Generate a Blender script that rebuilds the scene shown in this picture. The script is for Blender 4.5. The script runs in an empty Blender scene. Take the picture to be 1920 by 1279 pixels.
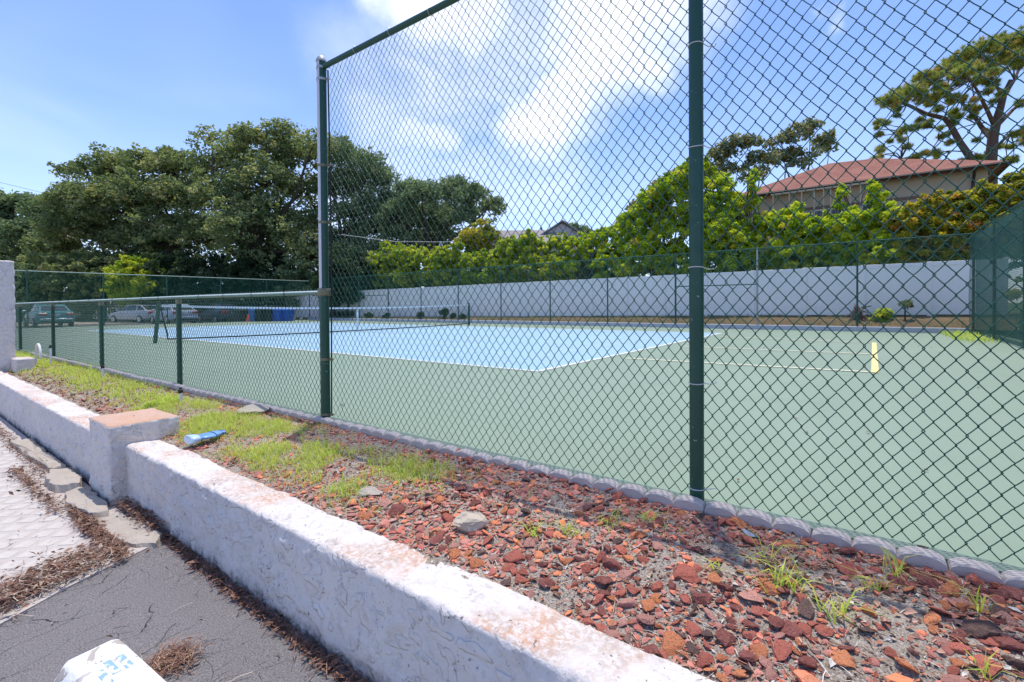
import bpy, bmesh, math, random
import numpy as np
from math import radians, sin, cos, pi
from mathutils import Vector, Matrix

S = bpy.context.scene
COL = S.collection
rng = np.random.default_rng(7)
random.seed(7)

# ------------------------------------------------------------------ camera
RT = Vector((0.8040905, 0.5944635, -0.0071862))
UP = Vector((-0.0019165, 0.0146796, 0.9998904))
FW = Vector((-0.5945039, 0.8039886, -0.0129430))
CAM = Vector((3.7667, -5.7289, 0.9542))
FPX, CY = 897.257, 584.88
cd = bpy.data.cameras.new("camera")
cam = bpy.data.objects.new("camera", cd)
COL.objects.link(cam)
cd.sensor_width = 36.0
cd.lens = FPX / 1920 * 36.0
cd.shift_y = -(639.5 - CY) / 1920
cd.clip_start = 0.05
cd.clip_end = 3000
cam.matrix_world = Matrix(((RT.x, UP.x, -FW.x, CAM.x), (RT.y, UP.y, -FW.y, CAM.y), (RT.z, UP.z, -FW.z, CAM.z), (0, 0, 0, 1)))
S.camera = cam

def ray(px, py):
    return FW + RT * ((px - 960) / FPX) - UP * ((py - CY) / FPX)
def at(px, py, t):
    "a point of the place seen at (px, py), t metres along the view axis"
    return CAM + ray(px, py) * t
def at_y(px, py, y):
    v = ray(px, py)
    return CAM + v * ((y - CAM.y) / v.y)
def at_z(px, py, z):
    v = ray(px, py)
    return CAM + v * ((z - CAM.z) / v.z)

# ------------------------------------------------------------------ light
SUN_EL = radians(80)
SX, SY = -0.50, 0.866
sun_dir = Vector((SX * cos(SUN_EL), SY * cos(SUN_EL), sin(SUN_EL))).normalized()
sl = bpy.data.lights.new("sun", "SUN")
sl.energy = 2.35
sl.angle = radians(0.53)
sl.color = (1.0, 0.95, 0.87)
so = bpy.data.objects.new("sun", sl)
COL.objects.link(so)
so.location = (0, 0, 30)
so.rotation_euler = sun_dir.to_track_quat('Z', 'Y').to_euler()

W = bpy.data.worlds.new("World")
S.world = W
W.use_nodes = True
SKY_STRENGTH = 0.15
S.view_settings.view_transform = 'Standard'
S.view_settings.look = 'None'
S.view_settings.exposure = 0.82
S.view_settings.gamma = 1.0
S.view_settings.use_curve_mapping = False

def world_nodes():
    nt = W.node_tree
    N, L = nt.nodes, nt.links
    N.clear()
    out = N.new("ShaderNodeOutputWorld")
    bg = N.new("ShaderNodeBackground")
    bg.inputs[1].default_value = SKY_STRENGTH
    L.new(bg.outputs[0], out.inputs[0])
    sky = N.new("ShaderNodeTexSky")
    sky.sky_type = 'NISHITA'
    sky.sun_disc = False
    sky.sun_elevation = SUN_EL
    sky.sun_rotation = math.atan2(SX, SY)
    sky.altitude = 0
    sky.air_density = 1.0
    sky.dust_density = 0.25
    sky.ozone_density = 2.4
    tc = N.new("ShaderNodeTexCoord")
    nrm = N.new("ShaderNodeVectorMath"); nrm.operation = 'NORMALIZE'
    L.new(tc.outputs['Generated'], nrm.inputs[0])
    d = nrm.outputs[0]
    def math_(op, a, b=None, c=None, clamp=False):
        n = N.new("ShaderNodeMath"); n.operation = op; n.use_clamp = clamp
        for i, v in enumerate((a, b, c)):
            if v is None: continue
            if isinstance(v, (int, float)): n.inputs[i].default_value = v
            else: L.new(v, n.inputs[i])
        return n.outputs[0]
    # cloud plane coordinates: direction projected on a level sheet overhead
    sep = N.new("ShaderNodeSeparateXYZ"); L.new(d, sep.inputs[0])
    zz = math_('ADD', math_('MAXIMUM', sep.outputs[2], 0.0), 0.18)
    cb = N.new("ShaderNodeCombineXYZ")
    L.new(math_('DIVIDE', sep.outputs[0], zz), cb.inputs[0])
    L.new(math_('DIVIDE', sep.outputs[1], zz), cb.inputs[1])
    def noise(vec, scale, detail, rough, dist=0.0):
        n = N.new("ShaderNodeTexNoise")
        n.inputs['Scale'].default_value = scale
        n.inputs['Detail'].default_value = detail
        n.inputs['Roughness'].default_value = rough
        n.inputs['Distortion'].default_value = dist
        L.new(vec, n.inputs['Vector'])
        return n.outputs[0]
    big = noise(cb.outputs[0], 1.1, 3, 0.55, 0.4)
    fine = noise(cb.outputs[0], 3.2, 8, 0.62, 0.7)
    # warp the directions a little so that cloud edges wander
    wn = N.new("ShaderNodeTexNoise"); wn.inputs['Scale'].default_value = 5.0; wn.inputs['Detail'].default_value = 6; wn.inputs['Roughness'].default_value = 0.6
    L.new(d, wn.inputs['Vector'])
    w1 = N.new("ShaderNodeVectorMath"); w1.operation = 'MULTIPLY_ADD'
    L.new(wn.outputs[1], w1.inputs[0]); w1.inputs[1].default_value = (0.16,) * 3; w1.inputs[2].default_value = (-0.08,) * 3
    w2 = N.new("ShaderNodeVectorMath"); w2.operation = 'ADD'
    L.new(d, w2.inputs[0]); L.new(w1.outputs[0], w2.inputs[1])
    wd = w2.outputs[0]
    total = None
    # cumulus streaks, plus unseen overhead banks added for white fill: capsules between two directions (from, to, half width, weight)
    banks = [((1010, 235), (1210, 45), 75, 1.0), ((1210, 45), (1330, -200), 95, 1.0), ((1120, 140), (1235, 130), 42, 0.75), ((1090, 60), (1180, -120), 110, 0.75), ((1240, 40), (1290, -30), 60, 0.6),
             ((770, 245), (850, 250), 36, 0.55), ((690, 150), (760, 330), 90, 0.32), ((820, 110), (1020, 60), 130, 0.46), ((880, 190), (1000, 150), 60, 0.38),
             ((760, -40), (880, 10), 75, 0.95), ((1535, 52), (1560, 45), 22, 0.45), ((650, 380), (1000, 330), 90, 0.28), ((1340, -460), (1700, -1400), 200, 0.9), ((1180, -420), (1200, -1500), 200, 0.8), ((1900, -800), (2600, -1500), 240, 0.7), ((860, -560), (800, -1500), 190, 0.75), ((1000, -2500), (1500, -6000), 420, 0.75)]
    for (a, b, hw, wt) in banks:
        A, B = ray(*a).normalized(), ray(*b).normalized()
        AB = B - A
        rad = hw / 1000.0
        pa = N.new("ShaderNodeVectorMath"); pa.operation = 'SUBTRACT'; L.new(wd, pa.inputs[0]); pa.inputs[1].default_value = A
        dp = N.new("ShaderNodeVectorMath"); dp.operation = 'DOT_PRODUCT'; L.new(pa.outputs[0], dp.inputs[0]); dp.inputs[1].default_value = AB / max(AB.length_squared, 1e-6)
        t = math_('MULTIPLY', dp.outputs[1 if len(dp.outputs) > 1 else 0], 1.0, clamp=True)
        sc = N.new("ShaderNodeVectorMath"); sc.operation = 'SCALE'; sc.inputs[0].default_value = AB; L.new(t, sc.inputs['Scale'])
        df = N.new("ShaderNodeVectorMath"); df.operation = 'DISTANCE'; L.new(pa.outputs[0], df.inputs[0]); L.new(sc.outputs[0], df.inputs[1])
        m = N.new("ShaderNodeMapRange"); m.interpolation_type = 'SMOOTHERSTEP'
        m.inputs['From Min'].default_value = rad * 1.7; m.inputs['From Max'].default_value = 0.0
        m.inputs['To Min'].default_value = 0; m.inputs['To Max'].default_value = wt
        L.new(df.outputs['Value'], m.inputs['Value'])
        total = m.outputs[0] if total is None else math_('MAXIMUM', total, m.outputs[0])
    wisp = N.new("ShaderNodeMapRange"); wisp.inputs['From Min'].default_value = 0.25; wisp.inputs['From Max'].default_value = 0.72
    L.new(fine, wisp.inputs['Value'])
    k = math_('MULTIPLY', total, math_('MULTIPLY_ADD', wisp.outputs[0], 0.80, 0.26), clamp=True)
    veil = N.new("ShaderNodeMapRange"); veil.inputs['From Min'].default_value = 0.55; veil.inputs['From Max'].default_value = 0.85; veil.inputs['To Max'].default_value = 0.15
    L.new(big, veil.inputs['Value'])
    k = math_('MAXIMUM', k, veil.outputs[0])
    # the pale band low over the horizon
    hz = N.new("ShaderNodeMapRange"); hz.inputs['From Min'].default_value = 0.42; hz.inputs['From Max'].default_value = 0.0; hz.inputs['To Max'].default_value = 0.40
    hz.interpolation_type = 'SMOOTHSTEP'
    L.new(sep.outputs[2], hz.inputs['Value'])
    m0 = N.new("ShaderNodeMix"); m0.data_type = 'RGBA'
    tint = N.new("ShaderNodeMix"); tint.data_type = 'RGBA'; tint.blend_type = 'MULTIPLY'; tint.inputs[0].default_value = 1.0
    L.new(sky.outputs[0], tint.inputs[6]); tint.inputs[7].default_value = (0.70, 0.74, 0.94, 1)
    L.new(hz.outputs[0], m0.inputs[0]); L.new(tint.outputs[2], m0.inputs[6]); m0.inputs[7].default_value = (3.7, 4.3, 5.3, 1)
    mix = N.new("ShaderNodeMix"); mix.data_type = 'RGBA'
    L.new(k, mix.inputs[0]); L.new(m0.outputs[2], mix.inputs[6]); mix.inputs[7].default_value = (6.6, 6.6, 6.8, 1)
    L.new(mix.outputs[2], bg.inputs[0])
world_nodes()

# ------------------------------------------------------------------ helpers
def hash3(i, j, k, s=0):
    n = (i * 374761393 + j * 668265263 + k * 2147483647 + s * 974634541) & 0xFFFFFFFF
    n = ((n ^ (n >> 13)) * 1274126177) & 0xFFFFFFFF
    return ((n ^ (n >> 16)) & 0xFFFFFF) / 16777215.0
def vnoise(P, scale=1.0, seed=0):
    P = np.asarray(P, float) * scale
    I = np.floor(P).astype(np.int64); f = P - I; f = f * f * (3 - 2 * f)
    r = 0
    for dx in (0, 1):
        for dy in (0, 1):
            for dz in (0, 1):
                w = (f[:, 0] if dx else 1 - f[:, 0]) * (f[:, 1] if dy else 1 - f[:, 1]) * (f[:, 2] if dz else 1 - f[:, 2])
                r = r + w * hash3(I[:, 0] + dx, I[:, 1] + dy, I[:, 2] + dz, seed)
    return r
def fbm(P, scale, octv=4, seed=0):
    a, s, t = 0.5, 0, 0
    for o in range(octv):
        s = s + a * vnoise(P, scale * 2 ** o, seed + o); t += a; a *= 0.5
    return s / t
def sstep(a, b, x):
    t = np.clip((x - a) / (b - a), 0, 1); return t * t * (3 - 2 * t)

def link(name, me, mat=None, parent=None, loc=None):
    o = bpy.data.objects.new(name, me)
    COL.objects.link(o)
    if mat is not None and len(me.materials) == 0: me.materials.append(mat)
    if parent is not None: o.parent = parent
    if loc is not None: o.location = loc
    return o
def mesh_np(name, V, F, smooth=False, attr=None):
    "V (n,3), F (m,k) arrays; attr: {name: (n,) floats}"
    V = np.ascontiguousarray(V, dtype=np.float32); F = np.ascontiguousarray(F, dtype=np.int32)
    me = bpy.data.meshes.new(name)
    me.vertices.add(len(V)); me.vertices.foreach_set("co", V.ravel())
    k = F.shape[1]
    me.loops.add(F.size); me.loops.foreach_set("vertex_index", F.ravel())
    me.polygons.add(len(F)); me.polygons.foreach_set("loop_start", np.arange(0, F.size, k, dtype=np.int32))
    if attr:
        for n, a in attr.items():
            at_ = me.attributes.new(n, 'FLOAT', 'POINT'); at_.data.foreach_set("value", np.ascontiguousarray(a, dtype=np.float32))
    me.update(calc_edges=True)
    me.polygons.foreach_set("use_smooth", np.full(len(F), bool(smooth)))
    return me
class MB:
    "collects shapes into one mesh"
    def __init__(self): self.v = []; self.f = []
    def add(self, V, F):
        b = len(self.v); self.v += [tuple(p) for p in V]; self.f += [tuple(b + i for i in q) for q in F]; return self
    def box(self, lo, hi, bev=0.0):
        x0, y0, z0 = lo; x1, y1, z1 = hi
        if bev <= 0:
            V = [(x0, y0, z0), (x1, y0, z0), (x1, y1, z0), (x0, y1, z0), (x0, y0, z1), (x1, y0, z1), (x1, y1, z1), (x0, y1, z1)]
            F = [(3, 2, 1, 0), (4, 5, 6, 7), (0, 1, 5, 4), (1, 2, 6, 5), (2, 3, 7, 6), (3, 0, 4, 7)]
            return self.add(V, F)
        b = bev
        V = []
        for (z, i) in ((z0, b), (z0 + b, 0), (z1 - b, 0), (z1, b)):
            V += [(x0 + i, y0 + b if i == 0 else y0 + b, z)] if False else []
            j = i
            V += [(x0 + j + (b if j == 0 else 0), y0 + j, z), (x1 - j - (b if j == 0 else 0), y0 + j, z), (x1 - j, y0 + j + (b if j == 0 else 0), z), (x1 - j, y1 - j - (b if j == 0 else 0), z),
                  (x1 - j - (b if j == 0 else 0), y1 - j, z), (x0 + j + (b if j == 0 else 0), y1 - j, z), (x0 + j, y1 - j - (b if j == 0 else 0), z), (x0 + j, y0 + j + (b if j == 0 else 0), z)]
        F = [tuple(range(7, -1, -1)), tuple(range(24, 32))]
        for r in range(3):
            for k in range(8):
                a = r * 8 + k; c = r * 8 + (k + 1) % 8
                F.append((a, c, c + 8, a + 8))
        return self.add(V, F)
    def tube(self, pts, rad, n=8, cap=True):
        pts = [Vector(p) for p in pts]
        rads = rad if isinstance(rad, (list, tuple)) else [rad] * len(pts)
        V, F = [], []
        up = None
        for i, p in enumerate(pts):
            t = (pts[min(i + 1, len(pts) - 1)] - pts[max(i - 1, 0)]).normalized()
            if up is None:
                up = Vector((0, 0, 1)) if abs(t.z) < 0.9 else Vector((1, 0, 0))
            a = t.cross(up)
            if a.length < 1e-4: a = t.cross(Vector((1, 0.2, 0)))
            a.normalize(); b = a.cross(t).normalized(); up = b
            for k in range(n):
                th = 2 * pi * k / n
                V.append(p + (a * cos(th) + b * sin(th)) * rads[i])
        for i in range(len(pts) - 1):
            for k in range(n):
                F.append((i * n + k, i * n + (k + 1) % n, (i + 1) * n + (k + 1) % n, (i + 1) * n + k))
        if cap:
            F.append(tuple(range(n - 1, -1, -1))); F.append(tuple((len(pts) - 1) * n + k for k in range(n)))
        return self.add(V, F)
    def lathe(self, prof, n=16, c=(0, 0, 0)):
        V, F = [], []
        for (r, z) in prof:
            for k in range(n):
                th = 2 * pi * k / n; V.append((c[0] + r * cos(th), c[1] + r * sin(th), c[2] + z))
        for i in range(len(prof) - 1):
            for k in range(n):
                F.append((i * n + k, i * n + (k + 1) % n, (i + 1) * n + (k + 1) % n, (i + 1) * n + k))
        F.append(tuple(range(n - 1, -1, -1))); F.append(tuple((len(prof) - 1) * n + k for k in range(n)))
        return self.add(V, F)
    def prism(self, poly, z0, z1):
        n = len(poly)
        V = [(p[0], p[1], z0) for p in poly] + [(p[0], p[1], z1) for p in poly]
        F = [tuple(range(n - 1, -1, -1)), tuple(range(n, 2 * n))] + [(i, (i + 1) % n, n + (i + 1) % n, n + i) for i in range(n)]
        return self.add(V, F)
    def mesh(self, name, smooth=False):
        me = bpy.data.meshes.new(name)
        me.from_pydata(self.v, [], self.f); me.update()
        me.polygons.foreach_set("use_smooth", np.full(len(me.polygons), bool(smooth)))
        if smooth:
            try: me.set_sharp_from_angle(angle=radians(40))
            except Exception: pass
        return me
    def build(self, name, mat, parent=None, smooth=False, loc=None):
        return link(name, self.mesh(name, smooth), mat, parent, loc)
def thing(name, label, cat, loc=(0, 0, 0), rz=0.0, group=None):
    o = bpy.data.objects.new(name, None); COL.objects.link(o)
    o.location = loc; o.rotation_euler = (0, 0, rz); o.empty_display_size = 0.1
    o['label'] = label; o['category'] = cat
    if group: o['group'] = group
    return o
def tag(o, label=None, cat=None, group=None, kind=None):
    if label: o['label'] = label
    if cat: o['category'] = cat
    if group: o['group'] = group
    if kind: o['kind'] = kind
    return o
def stuff(o): o['kind'] = 'stuff'; return o
def struct(o): o['kind'] = 'structure'; return o
def copy_tree(o, parent=None):
    c = o.copy(); COL.objects.link(c)
    if parent is not None: c.parent = parent
    for ch in list(o.children): copy_tree(ch, c)
    return c

# ------------------------------------------------------------------ materials
class NT:
    def __init__(self, name):
        self.m = bpy.data.materials.new(name); self.m.use_nodes = True
        self.nt = self.m.node_tree; self.N = self.nt.nodes; self.L = self.nt.links
        self.bsdf = next(n for n in self.N if n.type == 'BSDF_PRINCIPLED')
        self.out = next(n for n in self.N if n.type == 'OUTPUT_MATERIAL')
        self.tc = self.N.new("ShaderNodeTexCoord")
    def put(self, sock, v):
        if v is None: return
        if isinstance(v, (int, float)): sock.default_value = v
        elif isinstance(v, (tuple, list)): sock.default_value = (*v, 1) if len(v) == 3 and sock.type == 'RGBA' else v
        else: self.L.new(v, sock)
    def math(self, op, a, b=None, c=None, clamp=False):
        n = self.N.new("ShaderNodeMath"); n.operation = op; n.use_clamp = clamp
        for i, v in enumerate((a, b, c)): self.put(n.inputs[i], v)
        return n.outputs[0]
    def coord(self, scale=(1, 1, 1), rot=(0, 0, 0), src='Object', loc=(0, 0, 0)):
        n = self.N.new("ShaderNodeMapping"); n.inputs['Scale'].default_value = scale; n.inputs['Rotation'].default_value = rot; n.inputs['Location'].default_value = loc
        self.L.new(self.tc.outputs[src], n.inputs[0]); return n.outputs[0]
    def noise(self, scale, detail=4, rough=0.55, dist=0.0, vec=None, col=False):
        n = self.N.new("ShaderNodeTexNoise")
        n.inputs['Scale'].default_value = scale; n.inputs['Detail'].default_value = detail; n.inputs['Roughness'].default_value = rough; n.inputs['Distortion'].default_value = dist
        self.L.new(vec if vec is not None else self.tc.outputs['Object'], n.inputs['Vector']); return n.outputs[1 if col else 0]
    def voro(self, scale, feature='F1', vec=None, rand=1.0, out=0):
        n = self.N.new("ShaderNodeTexVoronoi"); n.feature = feature; n.inputs['Scale'].default_value = scale; n.inputs['Randomness'].default_value = rand
        self.L.new(vec if vec is not None else self.tc.outputs['Object'], n.inputs['Vector']); return n.outputs[out]
    def ramp(self, v, a, b, lo=0.0, hi=1.0):
        n = self.N.new("ShaderNodeMapRange"); n.interpolation_type = 'SMOOTHSTEP'
        for s, x in zip(('Value', 'From Min', 'From Max', 'To Min', 'To Max'), (v, a, b, lo, hi)): self.put(n.inputs[s], x)
        return n.outputs[0]
    def mix(self, f, a, b, mode='MIX'):
        n = self.N.new("ShaderNodeMix"); n.data_type = 'RGBA'; n.blend_type = mode
        self.put(n.inputs[0], f); self.put(n.inputs[6], a); self.put(n.inputs[7], b); return n.outputs[2]
    def cramp(self, v, stops):
        n = self.N.new("ShaderNodeValToRGB"); e = n.color_ramp.elements
        while len(e) > 1: e.remove(e[-1])
        e[0].position = stops[0][0]; e[0].color = (*stops[0][1], 1)
        for p, c in stops[1:]:
            x = e.new(p); x.color = (*c, 1)
        self.L.new(v, n.inputs[0]); return n.outputs[0]
    def attr(self, name):
        n = self.N.new("ShaderNodeAttribute"); n.attribute_name = name; return n.outputs['Fac']
    def rand(self):
        n = self.N.new("ShaderNodeObjectInfo"); return n.outputs['Random']
    def normal_axis(self, i):
        g = self.N.new("ShaderNodeNewGeometry"); s = self.N.new("ShaderNodeSeparateXYZ"); self.L.new(g.outputs['True Normal'], s.inputs[0]); return s.outputs[i]
    def pos(self, i):
        g = self.N.new("ShaderNodeNewGeometry"); s = self.N.new("ShaderNodeSeparateXYZ"); self.L.new(g.outputs['Position'], s.inputs[0]); return s.outputs[i]
    def bump(self, h, dist=0.01, strength=1.0, prev=None):
        n = self.N.new("ShaderNodeBump"); n.inputs['Distance'].default_value = dist; n.inputs['Strength'].default_value = strength
        self.L.new(h, n.inputs['Height'])
        if prev is not None: self.L.new(prev, n.inputs['Normal'])
        return n.outputs[0]
    def fin(self, color=None, rough=None, normal=None, spec=None, metal=None):
        b = self.bsdf
        self.put(b.inputs['Base Color'], color); self.put(b.inputs['Roughness'], rough); self.put(b.inputs['Normal'], normal)
        self.put(b.inputs['Specular IOR Level'], spec); self.put(b.inputs['Metallic'], metal)
        return self.m
def plain(name, c, rough=0.6, var=0.12, scale=8.0, spec=0.4, metal=0.0):
    t = NT(name)
    n = t.noise(scale, 5, 0.6)
    a = tuple(x * (1 - var) for x in c); b = tuple(min(1, x * (1 + var)) for x in c)
    return t.fin(t.mix(n, a, b), rough, None, spec, metal)

def m_post(name, lit_strip):
    t = NT(name)
    n = t.noise(22, 5, 0.6); base = t.mix(t.noise(5, 4, 0.6), (0.008, 0.058, 0.034), (0.014, 0.082, 0.05))
    chips = t.ramp(t.noise(46, 3, 0.5), 0.69, 0.73)
    c = t.mix(t.math('MULTIPLY', chips, 0.7), base, (0.33, 0.36, 0.34))
    if lit_strip:  # lit strip put into the colour as bare galvanised metal, left side
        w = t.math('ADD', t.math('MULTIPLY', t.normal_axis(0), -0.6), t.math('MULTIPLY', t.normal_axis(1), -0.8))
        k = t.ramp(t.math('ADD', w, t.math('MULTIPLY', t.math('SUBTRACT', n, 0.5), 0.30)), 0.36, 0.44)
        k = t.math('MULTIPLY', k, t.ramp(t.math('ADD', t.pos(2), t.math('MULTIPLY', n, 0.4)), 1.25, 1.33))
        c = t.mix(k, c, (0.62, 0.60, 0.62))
    return t.fin(c, t.ramp(n, 0.3, 0.7, 0.32, 0.5), t.bump(n, 0.001, 0.3), 0.5)
M = {}
M['post'] = m_post('green_paint', False)
M['post_lit_strip'] = m_post('green_paint_lit_strip', True)
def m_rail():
    t = NT('green_paint_lit_top'); n = t.noise(18, 5, 0.6)
    k = t.ramp(t.math('ADD', t.normal_axis(2), t.math('MULTIPLY', t.math('SUBTRACT', n, 0.5), 0.5)), 0.15, 0.7)  # upper side painted paler to show sunlight along the rail
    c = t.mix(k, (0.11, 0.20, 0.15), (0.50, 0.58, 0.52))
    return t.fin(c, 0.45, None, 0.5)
M['rail'] = m_rail()
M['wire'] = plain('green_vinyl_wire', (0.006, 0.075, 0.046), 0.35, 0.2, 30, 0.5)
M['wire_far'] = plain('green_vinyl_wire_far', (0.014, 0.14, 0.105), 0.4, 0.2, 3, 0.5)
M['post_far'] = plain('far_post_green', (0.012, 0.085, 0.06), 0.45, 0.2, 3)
M['galv'] = plain('galvanised', (0.42, 0.43, 0.42), 0.42, 0.15, 20, 0.5, 0.35)
M['brass'] = plain('weathered_band', (0.20, 0.19, 0.11), 0.5, 0.25, 20, 0.5, 0.2)
M['tie'] = plain('aluminium_tie', (0.6, 0.62, 0.6), 0.4, 0.1, 20, 0.5, 0.4)
M['black'] = plain('black_plastic', (0.015, 0.015, 0.017), 0.5, 0.2)
M['pvc'] = plain('white_pvc', (0.7, 0.69, 0.66), 0.4, 0.08)

def m_stucco(nm='white_stucco', lo=0.43):
    t = NT(nm)
    fine = t.noise(95, 4, 0.7); mid = t.noise(34, 5, 0.65)
    c = t.mix(t.noise(4, 5, 0.65), (0.58, 0.53, 0.495), (0.73, 0.68, 0.64))
    c = t.mix(t.ramp(t.noise(22, 4, 0.6), 0.52, 0.66, 0, 0.4), c, (0.42, 0.40, 0.395))
    c = t.mix(t.ramp(fine, 0.40, 0.30, 0, 0.45), c, (0.30, 0.28, 0.27))
    up = t.ramp(t.normal_axis(2), 0.5, 0.8)
    # rust coloured sand and grime lying on the top, in drifts
    dr = t.math('MULTIPLY', t.ramp(t.noise(2.1, 4, 0.6, 0.5), lo, lo + 0.17), t.ramp(t.noise(48, 5, 0.72), 0.36 if lo > 0.3 else 0.22, 0.60 if lo > 0.3 else 0.44))
    c = t.mix(t.math('MULTIPLY', t.math('MULTIPLY', dr, up), 0.72 if lo > 0.3 else 0.72), c, t.mix(t.ramp(t.noise(3.7, 3), 0.45, 0.6), (0.44, 0.31, 0.235) if lo > 0.3 else (0.50, 0.27, 0.16), (0.50, 0.235, 0.11)))
    gr = t.math('MULTIPLY', t.ramp(t.noise(5.5, 5, 0.65), 0.54, 0.68), t.ramp(mid, 0.42, 0.6))
    c = t.mix(t.math('MULTIPLY', t.math('MULTIPLY', gr, up), 0.5), c, (0.30, 0.265, 0.235))
    # chips and soot specks
    spk = t.math('MULTIPLY', t.ramp(t.noise(58, 4, 0.6), 0.625, 0.665), t.ramp(t.noise(7, 3), 0.44, 0.62))
    c = t.mix(t.math('MULTIPLY', spk, 0.85), c, (0.06, 0.057, 0.057))
    big = t.math('MULTIPLY', t.ramp(t.noise(21, 5, 0.65, 0.3), 0.665, 0.70), t.ramp(t.noise(2.5, 2), 0.46, 0.58))
    c = t.mix(t.math('MULTIPLY', big, 0.8), c, (0.12, 0.11, 0.105))
    # dirt splashed up from the ground
    h = t.math('ADD', t.pos(2), t.math('MULTIPLY', t.math('SUBTRACT', t.noise(11, 5, 0.65), 0.5), 0.22))
    dirt = t.math('MULTIPLY', t.ramp(h, -0.47, -0.56), t.ramp(t.noise(24, 4, 0.6), 0.30, 0.58))
    c = t.mix(t.math('MULTIPLY', dirt, 0.85), c, (0.10, 0.085, 0.065))
    fl = t.noise(12, 2.2, 0.45, 0.25); dn = t.math('SUBTRACT', 1.0, t.math('MULTIPLY', up, 0.8))
    nb = t.bump(t.math('MULTIPLY', t.math('MULTIPLY', t.ramp(fl, 0.55, 0.60), t.ramp(t.noise(3.3, 2), 0.46, 0.56)), dn), 0.012, 0.75)
    nb = t.bump(t.math('MULTIPLY', t.ramp(t.noise(6.5, 2.0, 0.45, 0.3, t.coord((1, 1, 1.7))), 0.57, 0.61), dn), 0.010, 0.7, nb)
    nb = t.bump(mid, 0.010, 0.8, nb)
    nb = t.bump(fine, 0.004, 0.7, nb)
    return t.fin(c, 0.88, nb, 0.2)
def mixvec(self, amt):
    n = self.N.new("ShaderNodeVectorMath"); n.operation = 'MULTIPLY_ADD'
    nz = self.N.new("ShaderNodeTexNoise"); nz.inputs['Scale'].default_value = 6; nz.inputs['Detail'].default_value = 4
    self.L.new(self.tc.outputs['Object'], nz.inputs['Vector'])
    self.L.new(nz.outputs[1], n.inputs[0]); n.inputs[1].default_value = (amt * 3,) * 3
    self.L.new(self.tc.outputs['Object'], n.inputs[2]); return n.outputs[0]
NT.mixvec = mixvec
M['stucco'] = m_stucco(); M['stucco_rusty'] = m_stucco('white_stucco_rusty_top', 0.10)

def m_court(name, c):
    t = NT(name)
    n = t.noise(0.35, 4, 0.55); f = t.noise(60, 4, 0.7); s = t.noise(2.2, 5, 0.6)
    a = tuple(x * 0.93 for x in c); b = tuple(x * 1.06 for x in c)
    col = t.mix(t.math('MULTIPLY_ADD', s, 0.4, t.math('MULTIPLY', n, 0.6)), a, b)
    col = t.mix(t.math('MULTIPLY', f, 0.12), col, tuple(x * 0.6 for x in c))
    stain = t.math('MULTIPLY', t.ramp(t.noise(0.9, 5, 0.65, 0.6), 0.54, 0.70), 0.28)
    col = t.mix(stain, col, tuple(x * 0.78 for x in c))
    fade = t.math('MULTIPLY', t.ramp(t.noise(0.5, 5, 0.6, 0.5, t.coord((1, 0.35, 1), loc=(4, 9, 0))), 0.52, 0.72), 0.25)
    col = t.mix(fade, col, tuple(min(0.8, x * 1.25) for x in c))
    scuff = t.math('MULTIPLY', t.ramp(t.noise(9, 5, 0.7, 1.2), 0.66, 0.74), 0.22)
    col = t.mix(scuff, col, tuple(x * 0.6 for x in c))
    spots = t.math('MULTIPLY', t.ramp(t.noise(3.3, 2, 0.5), 0.68, 0.74), 0.3)
    col = t.mix(spots, col, tuple(x * 0.8 for x in c))
    return t.fin(col, 0.62, t.bump(f, 0.002, 0.35), 0.35)
M['court_green'] = m_court('court_green', (0.222, 0.295, 0.218))
M['court_blue'] = m_court('court_blue', (0.29, 0.455, 0.575))
M['line_white'] = plain('line_white', (0.74, 0.74, 0.72), 0.6, 0.06, 5)
M['line_faint'] = plain('line_faint', (0.44, 0.58, 0.70), 0.6, 0.06, 5)
M['line_yellow'] = plain('line_yellow', (0.72, 0.62, 0.26), 0.6, 0.06, 5)
M['line_cream'] = plain('line_cream', (0.56, 0.57, 0.42), 0.6, 0.08, 5)

def m_conc(name, a, b, rough=0.85):
    t = NT(name)
    c = t.mix(t.noise(7, 5, 0.6), a, b)
    p = t.ramp(t.noise(90, 3, 0.6), 0.62, 0.7)
    c = t.mix(t.math('MULTIPLY', p, 0.5), c, tuple(x * 0.45 for x in a))
    return t.fin(c, rough, t.bump(t.noise(120, 4, 0.7), 0.003, 0.6), 0.25)
M['edging'] = m_conc('edging_concrete', (0.44, 0.385, 0.345), (0.58, 0.515, 0.465))
M['kerb'] = m_conc('kerb_paint', (0.42, 0.42, 0.44), (0.58, 0.57, 0.58))
M['curb_old'] = m_conc('old_concrete', (0.32, 0.27, 0.22), (0.48, 0.42, 0.355))
M['slab'] = m_conc('patio_concrete', (0.40, 0.35, 0.315), (0.52, 0.47, 0.43))
M['tile'] = m_conc('white_worn_tile', (0.45, 0.40, 0.36), (0.58, 0.53, 0.485))

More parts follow.
